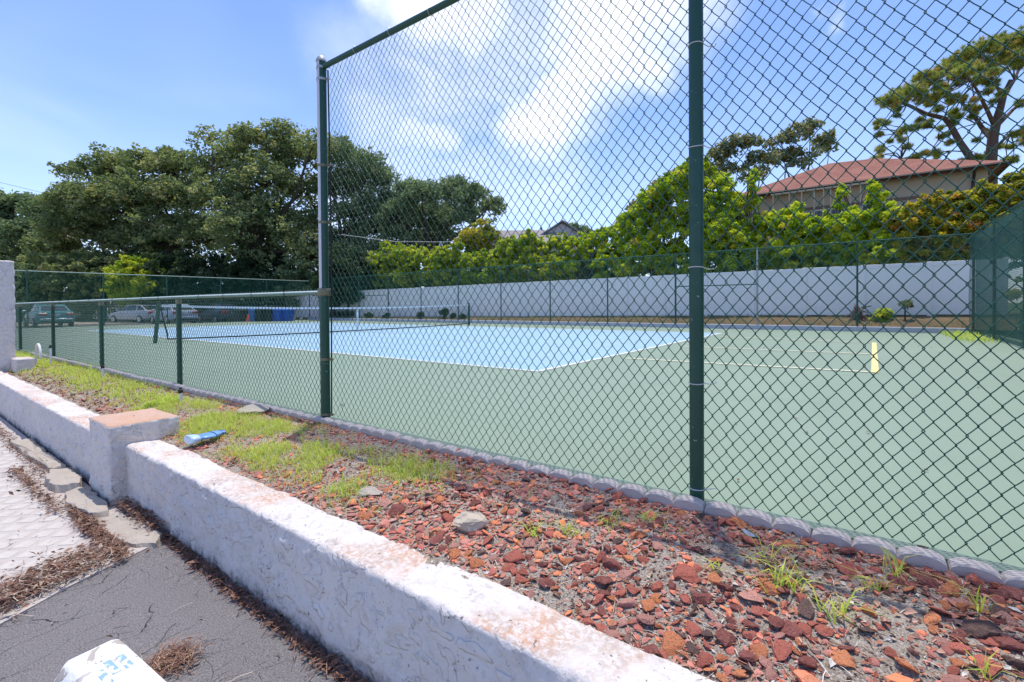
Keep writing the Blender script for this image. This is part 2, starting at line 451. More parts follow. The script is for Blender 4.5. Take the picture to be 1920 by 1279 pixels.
def m_asphalt():
    t = NT('asphalt')
    c = t.mix(t.noise(1.6, 5, 0.6), (0.175, 0.158, 0.156), (0.235, 0.215, 0.212))
    grain = t.noise(150, 4, 0.7)
    c = t.mix(t.ramp(grain, 0.53, 0.63, 0, 0.8), c, (0.34, 0.32, 0.31))
    c = t.mix(t.ramp(grain, 0.46, 0.36, 0, 0.75), c, (0.04, 0.038, 0.04))
    st = t.math('MULTIPLY', t.ramp(t.voro(70, 'F1'), 0.10, 0.05), t.ramp(t.noise(31, 2), 0.55, 0.62))
    c = t.mix(t.math('MULTIPLY', st, 0.6), c, (0.42, 0.4, 0.38))
    # long cracks running one way
    v = t.N.new("ShaderNodeMapping"); v.inputs['Rotation'].default_value = (0, 0, radians(68)); v.inputs['Scale'].default_value = (2.6, 0.9, 1)
    t.L.new(t.mixvec(0.035), v.inputs[0])
    e = t.voro(2.1, 'DISTANCE_TO_EDGE', v.outputs[0])
    k = t.math('MULTIPLY', t.ramp(e, 0.001, 0.0065, 1, 0), t.ramp(t.noise(3.1, 4, 0.6), 0.46, 0.54))
    e2 = t.voro(9, 'DISTANCE_TO_EDGE', t.mixvec(0.03))
    k2 = t.math('MULTIPLY', t.ramp(e2, 0.003, 0.012, 1, 0), t.ramp(t.noise(4.1, 3, 0.6, 0, t.coord(loc=(3, 5, 1))), 0.56, 0.64))
    kk = t.math('MAXIMUM', k, k2)
    c = t.mix(t.math('MULTIPLY', kk, 0.85), c, (0.016, 0.015, 0.015))
    nb = t.bump(grain, 0.010, 0.9)
    nb = t.bump(t.math('SUBTRACT', 1.0, kk), 0.012, 0.8, nb)
    return t.fin(c, 0.8, nb, 0.3)
M['asphalt'] = m_asphalt()
def m_soil():
    t = NT('sandy_soil')
    c = t.mix(t.noise(5, 5, 0.65), (0.27, 0.22, 0.17), (0.46, 0.395, 0.325))
    g = t.noise(160, 3, 0.6)
    c = t.mix(t.ramp(g, 0.55, 0.66, 0, 0.85), c, (0.62, 0.58, 0.53))
    c = t.mix(t.ramp(g, 0.45, 0.36, 0, 0.8), c, (0.07, 0.05, 0.04))
    c = t.mix(t.ramp(t.noise(30, 4, 0.6), 0.55, 0.68, 0, 0.55), c, (0.17, 0.07, 0.045))
    return t.fin(c, 0.95, t.bump(t.noise(110, 5, 0.7), 0.012, 0.9), 0.1)
M['soil'] = m_soil()
LAVA = {'dark maroon': (0.28, 0.095, 0.08), 'brick red': (0.50, 0.15, 0.105), 'dusty pink': (0.58, 0.29, 0.23), 'bright orange': (0.72, 0.25, 0.11), 'dark grey brown': (0.13, 0.09, 0.08)}
def m_lava(mode, base=None):
    t = NT('lava_rock_' + mode)
    r = t.rand() if mode == 'single' else t.attr('tint')
    k = 0.032 if mode == 'single' else 1.0
    c = t.cramp(r, [(0.0, (0.8, 0.264, 0.115)), (0.14, (0.64, 0.186, 0.121)), (0.28, (0.422, 0.132, 0.103)), (0.44, (0.64, 0.276, 0.207)), (0.58, (0.282, 0.102, 0.086)), (0.7, (0.768, 0.264, 0.103)), (0.82, (0.563, 0.24, 0.19)), (0.93, (0.109, 0.072, 0.063)), (1.0, (0.538, 0.324, 0.253))])
    if base: c = t.mix(r, tuple(x * 0.78 for x in base), tuple(min(0.8, x * 1.2) for x in base))
    n = t.noise(75 * k, 5, 0.7)
    c = t.mix(t.ramp(n, 0.35, 0.7, 0.0, 0.55), c, t.mix(0.5, c, (0.50, 0.25, 0.19)))
    pit = t.ramp(t.voro(170 * k, 'F1'), 0.30, 0.12)
    c = t.mix(t.math('MULTIPLY', pit, 0.4), c, (0.10, 0.03, 0.025))
    nb = t.bump(t.noise(110 * k, 5, 0.75), 0.005 / k, 0.6); nb = t.bump(t.math('SUBTRACT', 1.0, pit), 0.004 / k, 0.5, nb)
    return t.fin(c, 0.9, nb, 0.15)
M['lava_many'] = m_lava('many')
for _n, _c in LAVA.items(): M['lava ' + _n] = m_lava('single', _c)
def m_chips():
    t = NT('bark_chips')
    c = t.cramp(t.attr('tint'), [(0, (0.09, 0.05, 0.035)), (0.2, (0.24, 0.12, 0.075)), (0.42, (0.36, 0.10, 0.065)), (0.58, (0.40, 0.30, 0.21)), (0.78, (0.44, 0.17, 0.10)), (0.92, (0.52, 0.46, 0.38)), (1, (0.6, 0.57, 0.53))])
    return t.fin(c, 0.9, None, 0.15)
M['chips'] = m_chips()
def m_litter():
    t = NT('dead_leaves')
    c = t.cramp(t.attr('tint'), [(0, (0.06, 0.035, 0.025)), (0.2, (0.17, 0.085, 0.058)), (0.45, (0.33, 0.19, 0.13)), (0.62, (0.15, 0.075, 0.052)), (0.8, (0.42, 0.30, 0.22)), (1, (0.58, 0.5, 0.42))])
    return t.fin(c, 0.8, None, 0.2)
M['litter'] = m_litter()
def m_leaf(name, stops, trans=0.35, rough=0.55):
    t = NT(name)
    c = t.cramp(t.attr('tint'), stops)
    t.put(t.bsdf.inputs['Base Color'], c); t.bsdf.inputs['Roughness'].default_value = rough; t.bsdf.inputs['Specular IOR Level'].default_value = 0.3
    tr = t.N.new("ShaderNodeBsdfTranslucent"); t.L.new(t.mix(0.5, c, t.mix(1.0, c, (1.5, 1.6, 0.6), 'MULTIPLY')), tr.inputs[0])
    ms = t.N.new("ShaderNodeMixShader"); ms.inputs[0].default_value = trans
    t.L.new(t.bsdf.outputs[0], ms.inputs[1]); t.L.new(tr.outputs[0], ms.inputs[2]); t.L.new(ms.outputs[0], t.out.inputs[0])
    return t.m
M['oak'] = m_leaf('oak_leaves', [(0, (0.113, 0.16, 0.077)), (0.5, (0.225, 0.275, 0.12)), (0.8, (0.348, 0.353, 0.159)), (1, (0.49, 0.44, 0.213))], 0.45)
M['oak_green'] = m_leaf('oak_leaves_cool', [(0, (0.109, 0.163, 0.086)), (0.6, (0.2, 0.268, 0.136)), (1, (0.335, 0.38, 0.198))], 0.42)
M['lime'] = m_leaf('lime_hedge_leaves', [(0, (0.179, 0.292, 0.031)), (0.5, (0.402, 0.463, 0.047)), (0.85, (0.6, 0.6, 0.062)), (1, (0.6, 0.567, 0.078))], 0.5)
M['podo'] = m_leaf('green_hedge_leaves', [(0, (0.199, 0.306, 0.023)), (0.5, (0.453, 0.549, 0.035)), (0.8, (0.65, 0.65, 0.049)), (0.95, (0.65, 0.65, 0.058)), (1, (0.65, 0.488, 0.058))], 0.45)
M['amber'] = m_leaf('amber_hedge_leaves', [(0, (0.156, 0.198, 0.026)), (0.4, (0.362, 0.347, 0.036)), (0.75, (0.622, 0.509, 0.054)), (0.95, (0.65, 0.37, 0.072)), (1, (0.57, 0.232, 0.072))], 0.45)
M['brownish'] = m_leaf('dry_leaves', [(0, (0.166, 0.177, 0.085)), (0.6, (0.27, 0.27, 0.128)), (1, (0.354, 0.312, 0.191))], 0.4)
M['pine'] = m_leaf('pine_needles', [(0, (0.147, 0.232, 0.059)), (0.5, (0.328, 0.382, 0.081)), (0.85, (0.557, 0.462, 0.122)), (1, (0.65, 0.353, 0.136))], 0.3)
M['dark_shrub'] = m_leaf('dark_shrub_leaves', [(0, (0.025, 0.048, 0.02)), (1, (0.076, 0.119, 0.051))], 0.3)
M['grass'] = m_leaf('grass_blades', [(0, (0.327, 0.473, 0.075)), (0.5, (0.582, 0.65, 0.117)), (0.85, (0.63, 0.65, 0.205)), (0.93, (0.63, 0.65, 0.441)), (1, (0.63, 0.65, 0.65))], 0.45)
M['bark'] = plain('bark', (0.075, 0.06, 0.048), 0.9, 0.35, 4, 0.1)
M['pine_bark'] = plain('pine_bark', (0.15, 0.095, 0.07), 0.9, 0.35, 5, 0.1)
M['vinyl'] = plain('white_vinyl', (0.90, 0.84, 0.79), 0.45, 0.04, 1.2, 0.4)
M['glass'] = plain('dark_glass', (0.025, 0.03, 0.035), 0.08, 0.1, 2, 0.7)
M['rubber'] = plain('rubber', (0.015, 0.015, 0.016), 0.8, 0.1)
M['rim'] = plain('wheel_rim', (0.45, 0.46, 0.47), 0.35, 0.1, 5, 0.5, 0.5)
M['red_light'] = plain('red_lens', (0.5, 0.015, 0.02), 0.2, 0.1, 5, 0.6)
M['clear_light'] = plain('clear_lens', (0.6, 0.62, 0.64), 0.15, 0.05, 5, 0.6)
M['plate'] = plain('plate', (0.65, 0.66, 0.66), 0.4, 0.05)
M['grassland'] = plain('grassland', (0.09, 0.12, 0.045), 0.95, 0.4, 0.7, 0.1)
M['berm'] = plain('mulch_bank', (0.15, 0.105, 0.06), 0.95, 0.5, 3.0, 0.1)
M['sand'] = plain('sandy_ground', (0.42, 0.36, 0.28), 0.95, 0.2, 1.0, 0.1)
M['lot'] = plain('lot_asphalt', (0.13, 0.125, 0.125), 0.9, 0.25, 1.0, 0.2)

# ------------------------------------------------------------------ the setting
def sheet(name, poly, z, mat, thick=0.0):
    m = MB()
    if thick: m.prism(poly, z - thick, z)
    else: m.add([(p[0], p[1], z) for p in poly], [tuple(range(len(poly)))])
    return struct(m.build(name, mat))
sheet('ground', [(-900, -4.40), (900, -4.40), (900, 1200), (-900, 1200)], -0.27, M['grassland'])
sheet('road', [(-900, -900), (900, -900), (900, -4.42), (-900, -4.42)], -0.62, M['lot'])
def parking_surface():
    xs = np.linspace(-1.6, 9.0, 320); ys = np.linspace(-9.0, -4.46, 150)
    X, Y = np.meshgrid(xs, ys, indexing='ij')
    P = np.stack([X.ravel(), Y.ravel(), 0 * X.ravel()], 1)
    Z = -0.56 + 0.012 * (fbm(P, 1.4, 3, 3) - 0.5) + 0.004 * (fbm(P, 9, 3, 5) - 0.5)
    P[:, 2] = Z
    ny = len(ys); i = np.arange(len(xs) - 1)[:, None] * ny + np.arange(ny - 1)[None, :]
    F = np.stack([i, i + ny, i + ny + 1, i + 1], -1).reshape(-1, 4)
    return struct(link('parking_surface', mesh_np('parking_surface', P, F, True), M['asphalt']))
parking_surface()
court = sheet('court', [(-30.3, -3.62), (-12, -3.56), (0.2, -3.40), (6.9, -3.31), (6.9, 14.30), (-30.3, 14.30)], 0.0, M['court_green'], 0.25)
blue = struct(MB().add([(-23.77, 0, 0.004), (0, 0, 0.004), (0, 10.97, 0.004), (-23.77, 10.97, 0.004)], [(0, 1, 2, 3)]).build('playing_area', M['court_blue'], court))
def line(name, x0, y0, x1, y1, w, mat, z):
    d = Vector((x1 - x0, y1 - y0, 0)); n = Vector((-d.y, d.x, 0)).normalized() * (w / 2)
    a, b = Vector((x0, y0, z)), Vector((x1, y1, z))
    return struct(MB().add([a - n, b - n, b + n, a + n], [(0, 1, 2, 3)]).build(name, mat, court))
for (a, b, c, d) in [(-23.77, 0.03, 0.0, 0.03), (-23.77, 10.94, 0, 10.94), (-0.04, 0.056, -0.04, 10.91), (-23.73, 0.056, -23.73, 10.91)]:
    line('court_line', a, b, c, d, 0.07, M['line_white'], 0.008)
for (a, b, c, d) in [(-23.69, 1.37, -0.08, 1.37), (-23.69, 9.60, -0.08, 9.60), (-18.28, 1.40, -18.28, 9.57), (-5.48, 1.40, -5.48, 9.57), (-18.24, 5.48, -5.52, 5.48), (-1.15, 1.42, -1.15, 9.55)]:
    line('court_line', a, b, c, d, 0.05, M['line_faint'], 0.008)
line('hopscotch_line', 3.87, 2.45, 3.93, 8.66, 0.085, M['line_yellow'], 0.008)
for (x1, y1, x0, y0) in [(0.30, 2.32, 3.80, 2.50), (0.45, 5.30, 3.83, 5.40), (0.36, 9.04, 3.86, 8.62)]:
    line('hopscotch_line', x0, y0, x1, y1, 0.13, M['line_cream'], 0.008)

def bed_z(x, y):
    t = (y + 4.31) / 0.86
    P = np.stack([x, y, 0 * x], 1)
    mound = 0.045 * np.exp(-((y + 3.85) / 0.25) ** 2) * (0.4 + 0.6 * sstep(1.5, 3.0, x))
    return -0.108 + 0.088 * t + mound + 0.030 * (fbm(P, 2.2, 3, 11) - 0.5) + 0.014 * (fbm(P, 14, 3, 15) - 0.5)
def planting_bed():
    xs = np.concatenate([np.linspace(-30, -9, 80), np.linspace(-8.9, -1, 260), np.linspace(-0.97, 7.0, 500)]); ys = np.linspace(-4.42, -3.36, 70)
    X, Y = np.meshgrid(xs, ys, indexing='ij')
    P = np.stack([X.ravel(), Y.ravel(), bed_z(X.ravel(), Y.ravel())], 1)
    ny = len(ys); i = np.arange(len(xs) - 1)[:, None] * ny + np.arange(ny - 1)[None, :]
    F = np.stack([i, i + ny, i + ny + 1, i + 1], -1).reshape(-1, 4)
    return struct(link('planting_bed', mesh_np('planting_bed', P, F, True), M['soil']))
planting_bed()

# bank and kerb beyond the court
kx0, kx1 = -30.4, 6.35
def zb(x): return 0.15 + (x + 30) / 36.5 * 0.40
bank = MB()
nb = 40
for i in range(nb + 1):
    x = kx0 - 6 + (kx1 + 10 - kx0) * i / nb
    bank.v += [(x, 14.44, 0.12), (x, 15.1, 0.16 + 0.55 * (zb(x) - 0.16)), (x, 16.2, zb(x)), (x, 20.0, zb(x)), (x, 34.0, 0.2)]
for i in range(nb):
    for k in range(4): bank.f.append((i * 5 + k, (i + 1) * 5 + k, (i + 1) * 5 + k + 1, i * 5 + k + 1))
struct(bank.build('bank', M['berm']))
kb = MB(); kn = 12
kerb = struct(MB().box((kx0, 14.303, -0.2), (kx1, 14.44, 0.165), 0.02).build('kerb', M['kerb']))
sheet('rear_parking_lot', [(-90, -4.3), (-30.9, -4.3), (-30.9, 40), (-90, 40)], -0.19, M['lot'])
sheet('sandy_verge', [(-75, -4.0), (-41.5, -4.0), (-41.5, 14), (-75, 14)], -0.17, M['sand'])

# ------------------------------------------------------------------ stuccoed wall
def rr(w0, w1, d0, d1, r, step):
    "rounded rectangle outline, counter-clockwise, with outward normals"
    pts, nor = [], []
    cs = [((w1 - r, d0 + r), -pi / 2), ((w1 - r, d1 - r), 0), ((w0 + r, d1 - r), pi / 2), ((w0 + r, d0 + r), pi)]
    na = 4
    for q in range(4):
        (cx, cy), a0 = cs[q]
        for k in range(na + 1):
            a = a0 + pi / 2 * k / na
            pts.append((cx + r * cos(a), cy + r * sin(a))); nor.append((cos(a), sin(a)))
        (nx, ny), a1 = cs[(q + 1) % 4]
        p = pts[-1]; s = (nx + r * cos(a1), ny + r * sin(a1)) if q < 3 else pts[0]
        n = int(math.hypot(s[0] - p[0], s[1] - p[1]) / step)
        for k in range(1, n):
            pts.append((p[0] + (s[0] - p[0]) * k / n, p[1] + (s[1] - p[1]) * k / n)); nor.append(nor[-1])
    return np.array(pts), np.array(nor)
def stucco_h(P, seed):
    w = np.stack([fbm(P, 5, 2, seed + 40), fbm(P + 7.3, 5, 2, seed + 41), fbm(P + 3.1, 5, 2, seed + 42)], 1) - 0.5
    Q = P + w * 0.16
    a = fbm(Q, 9, 4, seed)
    h = 0.0062 * sstep(0.50, 0.555, a) + 0.0045 * sstep(0.60, 0.64, a)
    r = np.abs(fbm(Q * np.array([1.0, 1.0, 1.6]), 5.5, 3, seed + 9) - 0.5)
    h += 0.0070 * np.exp(-(r / 0.012) ** 2) * sstep(0.50, 0.56, fbm(P, 3, 2, seed + 5))
    h += 0.014 * (fbm(P, 2.6, 3, seed + 20) - 0.5) + 0.007 * (fbm(P, 17, 3, seed + 30) - 0.5)
    return h
def stucco_run(name, axis, u0, u1, outline, step, seed, mat, parent=None, cap=(True, True), org=(0, 0, 0), flare=None):
    "extrudes an outline along x (axis 0) or z (axis 2) with trowelled relief"
    pts, nor = outline; n = len(pts); us = np.arange(u0, u1 + step * 0.5, step); us[-1] = u1
    k = len(us); U = np.repeat(us, n); A = np.tile(pts[:, 0], k); B = np.tile(pts[:, 1], k); NA = np.tile(nor[:, 0], k); NB = np.tile(nor[:, 1], k)
    P = np.stack([U, A, B], 1) if axis == 0 else np.stack([A, B, U], 1)
    Nn = np.stack([0 * U, NA, NB], 1) if axis == 0 else np.stack([NA, NB, 0 * U], 1)
    V = P + Nn * (stucco_h(P, seed) - 0.004)[:, None]
    i = np.arange(k - 1)[:, None] * n; j = np.arange(n)[None, :]; j2 = (np.arange(n)[None, :] + 1) % n
    F = np.stack([i + j, i + j2, i + n + j2, i + n + j], -1).reshape(-1, 4)
    if axis == 0: F = F[:, ::-1]
    if axis == 0: F = F[:, ::-1]
    Vs, Fs = [V], [F]; base = len(V)
    for side in (0, 1):
        if not cap[side]: continue
        ring = V[:n] if side == 0 else V[-n:]
        c = ring.mean(0); prev = np.arange(n) + (0 if side == 0 else (k - 1) * n)
        for s in (0.93, 0.8, 0.6, 0.4, 0.2, 0.03):
            R = c + (ring - c) * s
            ax = 0 if axis == 0 else 2
            R[:, ax] = (u0 - (0.012 if s < 0.9 else 0.006) if side == 0 else u1 + (0.012 if s < 0.9 else 0.006)) + 0.4 * stucco_h(R, seed + 3)
            cur = base + np.arange(n); base += n; Vs.append(R)
            q = np.stack([prev, np.roll(prev, -1), np.roll(cur, -1), cur], 1)
            Fs.append(q if side == 1 else q[:, ::-1]); prev = cur
    V = np.concatenate(Vs) - np.array(org); F = np.concatenate(Fs)
    me = mesh_np(name, V, F, True)
    return link(name, me, mat, parent)
wall = thing('garden_wall', 'long low white stuccoed wall with square pillar holding back the lava rock bed', 'wall', (-1.1, -4.42, -0.6))
worg = (-1.1, -4.42, -0.6)
stucco_run('wall_run', 0, -0.86, 7.2, rr(-4.545, -4.315, -0.72, -0.10, 0.022, 0.0125), 0.0125, 3, M['stucco'], wall, (False, True), worg)
stucco_run('wall_run', 0, -8.1, -1.36, rr(-4.60, -4.37, -0.72, -0.085, 0.022, 0.02), 0.02, 61, M['stucco'], wall, (False, False), worg)
o = stucco_run('pillar', 2, -0.74, 0.052, rr(-1.40, -0.83, -4.645, -4.185, 0.018, 0.013), 0.013, 97, M['stucco_rusty'], wall, (False, True), worg)
tp = stucco_run('gate_pillar', 2, -0.74, 1.775, rr(-8.62, -7.99, -4.80, -4.19, 0.025, 0.03), 0.03, 131, M['stucco'], None, (False, True), (-8.3, -4.5, -0.6))
tp.location = (-8.3, -4.5, -0.6)
tag(tp, 'tall white stuccoed pillar at the far end of the low wall', 'pillar')
far_wall = stucco_run('boundary_wall', 0, -34, -8.66, rr(-4.60, -4.37, -0.72, -0.085, 0.022, 0.06), 0.08, 17, M['stucco'], None, (True, True), (-20, -4.5, -0.6))
far_wall.location = (-20, -4.5, -0.6)
tag(far_wall, 'low white wall running on behind the tall end pillar', 'wall')
# white block, pipe hoop by the tall pillar
blk = MB().box((-7.97, -4.26, -0.14), (-7.60, -4.02, 0.13), 0.02).build('concrete_block', M['stucco'])
tag(blk, 'low white painted block beside the tall end pillar', 'block')
hoop = MB().tube([(-7.95 + 0.04 + 0.18 * cos(a), -3.93, 0.15 + 0.19 * sin(a)) for a in np.linspace(-0.25, pi, 14)] + [(-8.10, -3.93, 0.02), (-8.09, -3.93, -0.12)], 0.019, 8).build('pipe_hoop', M['pvc'], None, True)
tag(hoop, 'bent white plastic pipe hoop standing behind the low white block', 'pipe')

# ------------------------------------------------------------------ chain link
def wire_panel(name, W_, H, pitch=0.081, r=0.0023, z0=0.0, hooks=True, jit=0.0015, seed=0, sides=4, wire_mat=None):
    g = np.random.default_rng(seed)
    w = pitch * 0.385; nw = int(round(W_ / w)); w = W_ / nw; nh = int(H / (pitch / 2)); hh = H / nh
    if hooks:
        fr = [(0.0, 0.0, 0.0), (0.07, 0.035, 0.75), (0.19, 0.20, 1.0), (0.5, 0.515, 0.8), (0.81, 0.80, 1.0), (0.93, 0.965, 0.75)]
    else:
        fr = [(0.0, 0.0, 0.0), (0.5, 0.5, 0.9)]
    tx, tz, ty = [], [], []
    for s in range(nh):
        for (f, fx, fy) in fr:
            up = (s % 2 == 0)
            tx.append(fx if up else 1 - fx); tz.append(s + f); ty.append((1 if up else -1) * fy)
    tx.append(0.0 if nh % 2 == 0 else 1.0); tz.append(nh); ty.append(0)
    tx, tz, ty = map(np.array, (tx, tz, ty))
    over = r * 1.2
    X0 = tx * (w + 2 * over) - over
    Vs = []; K = len(tx)
    for i in range(nw):
        jx = g.normal(0, jit) + 0.6 * jit * np.sin(tz * 0.21 + g.uniform(0, 6)); jz = g.normal(0, jit)
        XX = X0 if i % 2 == 0 else (w - X0); YY = ty if i % 2 == 0 else -ty
        Vs.append(np.stack([i * w + XX + jx, YY * r * 1.05, z0 + tz * hh + jz + (0.5 * jit) * np.sin(tz * 0.33 + i * 0.2)], 1))
    P = np.stack(Vs)  # nw,K,3
    T = np.zeros_like(P); T[:, 1:-1] = P[:, 2:] - P[:, :-2]; T[:, 0] = P[:, 1] - P[:, 0]; T[:, -1] = P[:, -1] - P[:, -2]
    T[:, :, 1] = 0; T /= np.linalg.norm(T, axis=2, keepdims=True)
    Nn = np.stack([-T[:, :, 2], 0 * T[:, :, 0], T[:, :, 0]], 2); E = np.array([0, 1.0, 0])
    if sides == 4: ring = [P + Nn * r, P + E * r, P - Nn * r, P - E * r]
    else: ring = [P + Nn * r, P + E * r * 0.9 - Nn * 0.4 * r, P - E * r * 0.9 - Nn * 0.4 * r]
    V = np.stack(ring, 2).reshape(-1, 3); s = len(ring)
    i = (np.arange(nw)[:, None, None] * K + np.arange(K - 1)[None, :, None]) * s; k = np.arange(s)[None, None, :]; k2 = (k + 1) % s
    F = np.stack([i + k, i + k2, i + s + k2, i + s + k], -1).reshape(-1, 4)
    return mesh_np(name, V, F, sides == 4)
NA = radians(0.7946); NS = 3.095; NX = 0.011
def near_root(name, label):
    return thing(name, label, 'fence', (0, -3.3715, 0), NA)
def ring_pts(cx, cy, z, r, a0, a1, n=14, tilt=0.0):
    return [(cx + r * cos(a), cy + r * sin(a), z + tilt * sin(a)) for a in np.linspace(a0, a1, n)]
tall = near_root('tall_fence', 'tall green chain link fence close to the camera with a top rail')
HT = 3.03
for k, (t, rad) in enumerate([(NX, 0.040), (NX + NS, 0.0335), (NX + 2 * NS, 0.0335)]):
    m = MB().tube([(t, 0, -0.4), (t, 0, HT + 0.04 if k == 0 else HT - 0.02)], rad, 24)
    p = m.build('corner_post' if k == 0 else 'line_post', M['post_lit_strip'] if k == 0 else M['post'], tall, True)
    if k == 0:
        MB().lathe([(rad + 0.006, 0), (rad + 0.007, 0.012), (rad + 0.002, 0.02), (rad * 0.96, 0.035), (rad * 0.6, 0.05), (0.004, 0.056)], 20, (t, 0, HT + 0.02)).build('post_cap', M['galv'], tall, True)
    else:
        MB().lathe([(rad + 0.004, -0.05), (rad + 0.004, 0.0), (rad * 0.9, 0.02), (0.034, 0.03), (0.034, 0.06)], 20, (t, 0, HT - 0.02)).build('loop_cap', M['galv'], tall, True)
MB().tube([(NX + 0.05, 0, HT - 0.025), (NX + 1.5, 0, HT - 0.02), (NX + NS, 0, HT + 0.01), (NX + 2 * NS, 0, HT + 0.01)], 0.0225, 16).build('top_rail', M['post'], tall, True)
MB().tube([(NX + 0.042, 0.03, 0.02), (NX + 0.058, 0.035, 1.4), (NX + 0.052, 0.035, 2.2), (NX + 0.048, 0.03, HT - 0.05)], 0.007, 6).build('tension_bar', M['black'], tall, True)
for z in (3.00, 2.90, 2.165, 1.68, 0.505, 0.03):
    bm_ = MB()
    c0 = ring_pts(NX, 0, 0, 0.043, 0.35, 2 * pi - 0.35 + 0.7, 20)
    pr = []
    for (x, y, _z) in c0: pr.append((x, y))
    V = [(x, y, z - 0.011) for x, y in pr] + [(x, y, z + 0.011) for x, y in pr]; n = len(pr)
    bm_.add(V, [(i, i + 1, n + i + 1, n + i) for i in range(n - 1)])
    bm_.box((NX + 0.04, 0.012, z - 0.011), (NX + 0.085, 0.018, z + 0.011)); bm_.tube([(NX + 0.068, 0.0, z), (NX + 0.068, 0.036, z)], 0.006, 6)
    bm_.tube([(NX - 0.05, -0.004, z), (NX - 0.04, -0.004, z)], 0.005, 6)
    bm_.build('brace_band', M['brass'] if z < 2.5 else M['galv'], tall, True)
MB().lathe([(0.052, -0.03), (0.055, -0.025), (0.055, 0.025), (0.052, 0.03)], 18, (NX, 0, 1.083)).build('rail_collar', M['brass'], tall, True)
for z in (2.86, 2.20, 1.715, 1.13, 0.573, 0.06):
    tl = random.uniform(-0.006, 0.012)
    MB().tube([(NX + NS - 0.045, 0.05, z + 0.012)] + ring_pts(NX + NS, 0, z, 0.0355, pi * 0.85, 2 * pi + 0.15, 14, tl) + [(NX + NS + 0.05, 0.03, z - 0.006), (NX + NS + 0.075, 0.05, z - 0.003), (NX + NS + 0.082, 0.046, z + 0.006)], 0.0026, 6).build('tie_wire', M['tie'], tall, True)
for i in range(1, 8):
    x = NX + i * 0.42 + 0.05
    MB().tube([(x, 0.045, HT - 0.06)] + [(x + 0.004 * sin(a), 0.026 * cos(a), HT - 0.02 + 0.026 * sin(a)) for a in np.linspace(0.2, 2 * pi - 0.5, 12)], 0.002, 5).build('tie_wire', M['tie'], tall, True)
wpan = wire_panel('wire_mesh', NS, HT - 0.02, 0.081, 0.0021, 0.0, True, 0.0016, 5)
for i in range(2):
    o = link('wire_mesh', wpan, M['wire'], tall, (NX + 0.035 + i * NS if i == 0 else NX + i * NS, 0.043, 0.005)); 
    if i == 0: o.scale = ((NS - 0.05) / NS, 1, 1); o.location.x = NX + 0.055
low = near_root('low_fence', 'low green chain link fence running away to the left from the tall corner post')
NL = 9
for k in range(1, NL + 1):
    t = NX - k * NS
    MB().tube([(t, 0, -0.35), (t, 0, 1.052)], 0.029, 14).build('line_post', M['post'], low, True)
    MB().lathe([(0.032, -0.03), (0.033, 0.01), (0.028, 0.02), (0.028, 0.03)], 14, (t, 0, 1.035)).build('loop_cap', M['brass'], low, True)
MB().tube([(NX - 0.04, 0, 1.078)] + [(NX - k * NS, 0, 1.086) for k in range(1, NL + 1)], 0.0195, 14).build('top_rail', M['rail'], low, True)
lp1 = wire_panel('wire_mesh', NS, 1.118, 0.081, 0.0023, 0.0, True, 0.002, 9)
lp2 = wire_panel('wire_mesh', NS, 1.112, 0.081, 0.0023, 0.0, True, 0.002, 10)
for k in range(1, NL + 1):
    link('wire_mesh', lp1 if k % 2 else lp2, M['wire'], low, (NX - k * NS, 0.034, 0.0))
    for j in range(1, 5):
        x = NX - k * NS + j * 0.62
        if k < 4: MB().tube([(x, 0.036, 1.03)] + [(x + 0.004 * sin(a), 0.025 * cos(a), 1.083 + 0.025 * sin(a)) for a in np.linspace(0.2, 2 * pi - 0.5, 10)], 0.0022, 5).build('tie_wire', M['black'], low, True)
# far side fence
farf = thing('far_fence', 'green chain link fence along the far side of the court before the white panels', 'fence', (-24.0857, 14.36, 0))
FS = 3.0685
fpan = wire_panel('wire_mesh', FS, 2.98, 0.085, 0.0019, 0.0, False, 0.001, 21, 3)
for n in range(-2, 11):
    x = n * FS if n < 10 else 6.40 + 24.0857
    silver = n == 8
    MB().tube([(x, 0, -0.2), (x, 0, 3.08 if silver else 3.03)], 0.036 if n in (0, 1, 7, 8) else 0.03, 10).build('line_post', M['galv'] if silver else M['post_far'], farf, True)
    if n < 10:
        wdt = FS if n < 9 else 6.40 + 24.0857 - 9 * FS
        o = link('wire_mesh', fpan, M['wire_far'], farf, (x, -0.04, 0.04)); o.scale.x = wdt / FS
MB().tube([(-2 * FS, 0, 3.045), (30.48, 0, 3.045)], 0.021, 8).build('top_rail', M['post_far'], farf, True)
for n in (0, 7):
    MB().tube([(n * FS, 0, 1.70), (n * FS + FS, 0, 1.70)], 0.02, 8).build('gate_rail', M['post_far'], farf, True)
# west end fence
wf = thing('end_fence', 'green chain link fence across the far left end of the court before the parked cars', 'fence', (-30.2, -3.85, 0), pi / 2)
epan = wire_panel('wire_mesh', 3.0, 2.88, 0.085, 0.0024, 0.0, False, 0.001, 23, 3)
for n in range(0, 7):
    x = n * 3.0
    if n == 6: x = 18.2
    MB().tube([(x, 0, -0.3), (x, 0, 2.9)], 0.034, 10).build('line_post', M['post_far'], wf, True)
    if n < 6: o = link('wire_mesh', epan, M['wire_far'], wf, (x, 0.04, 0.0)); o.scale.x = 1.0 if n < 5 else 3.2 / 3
MB().tube([(0, 0, 2.87), (18.2, 0, 2.92)], 0.024, 8).build('top_rail', M['rail'], wf, True)
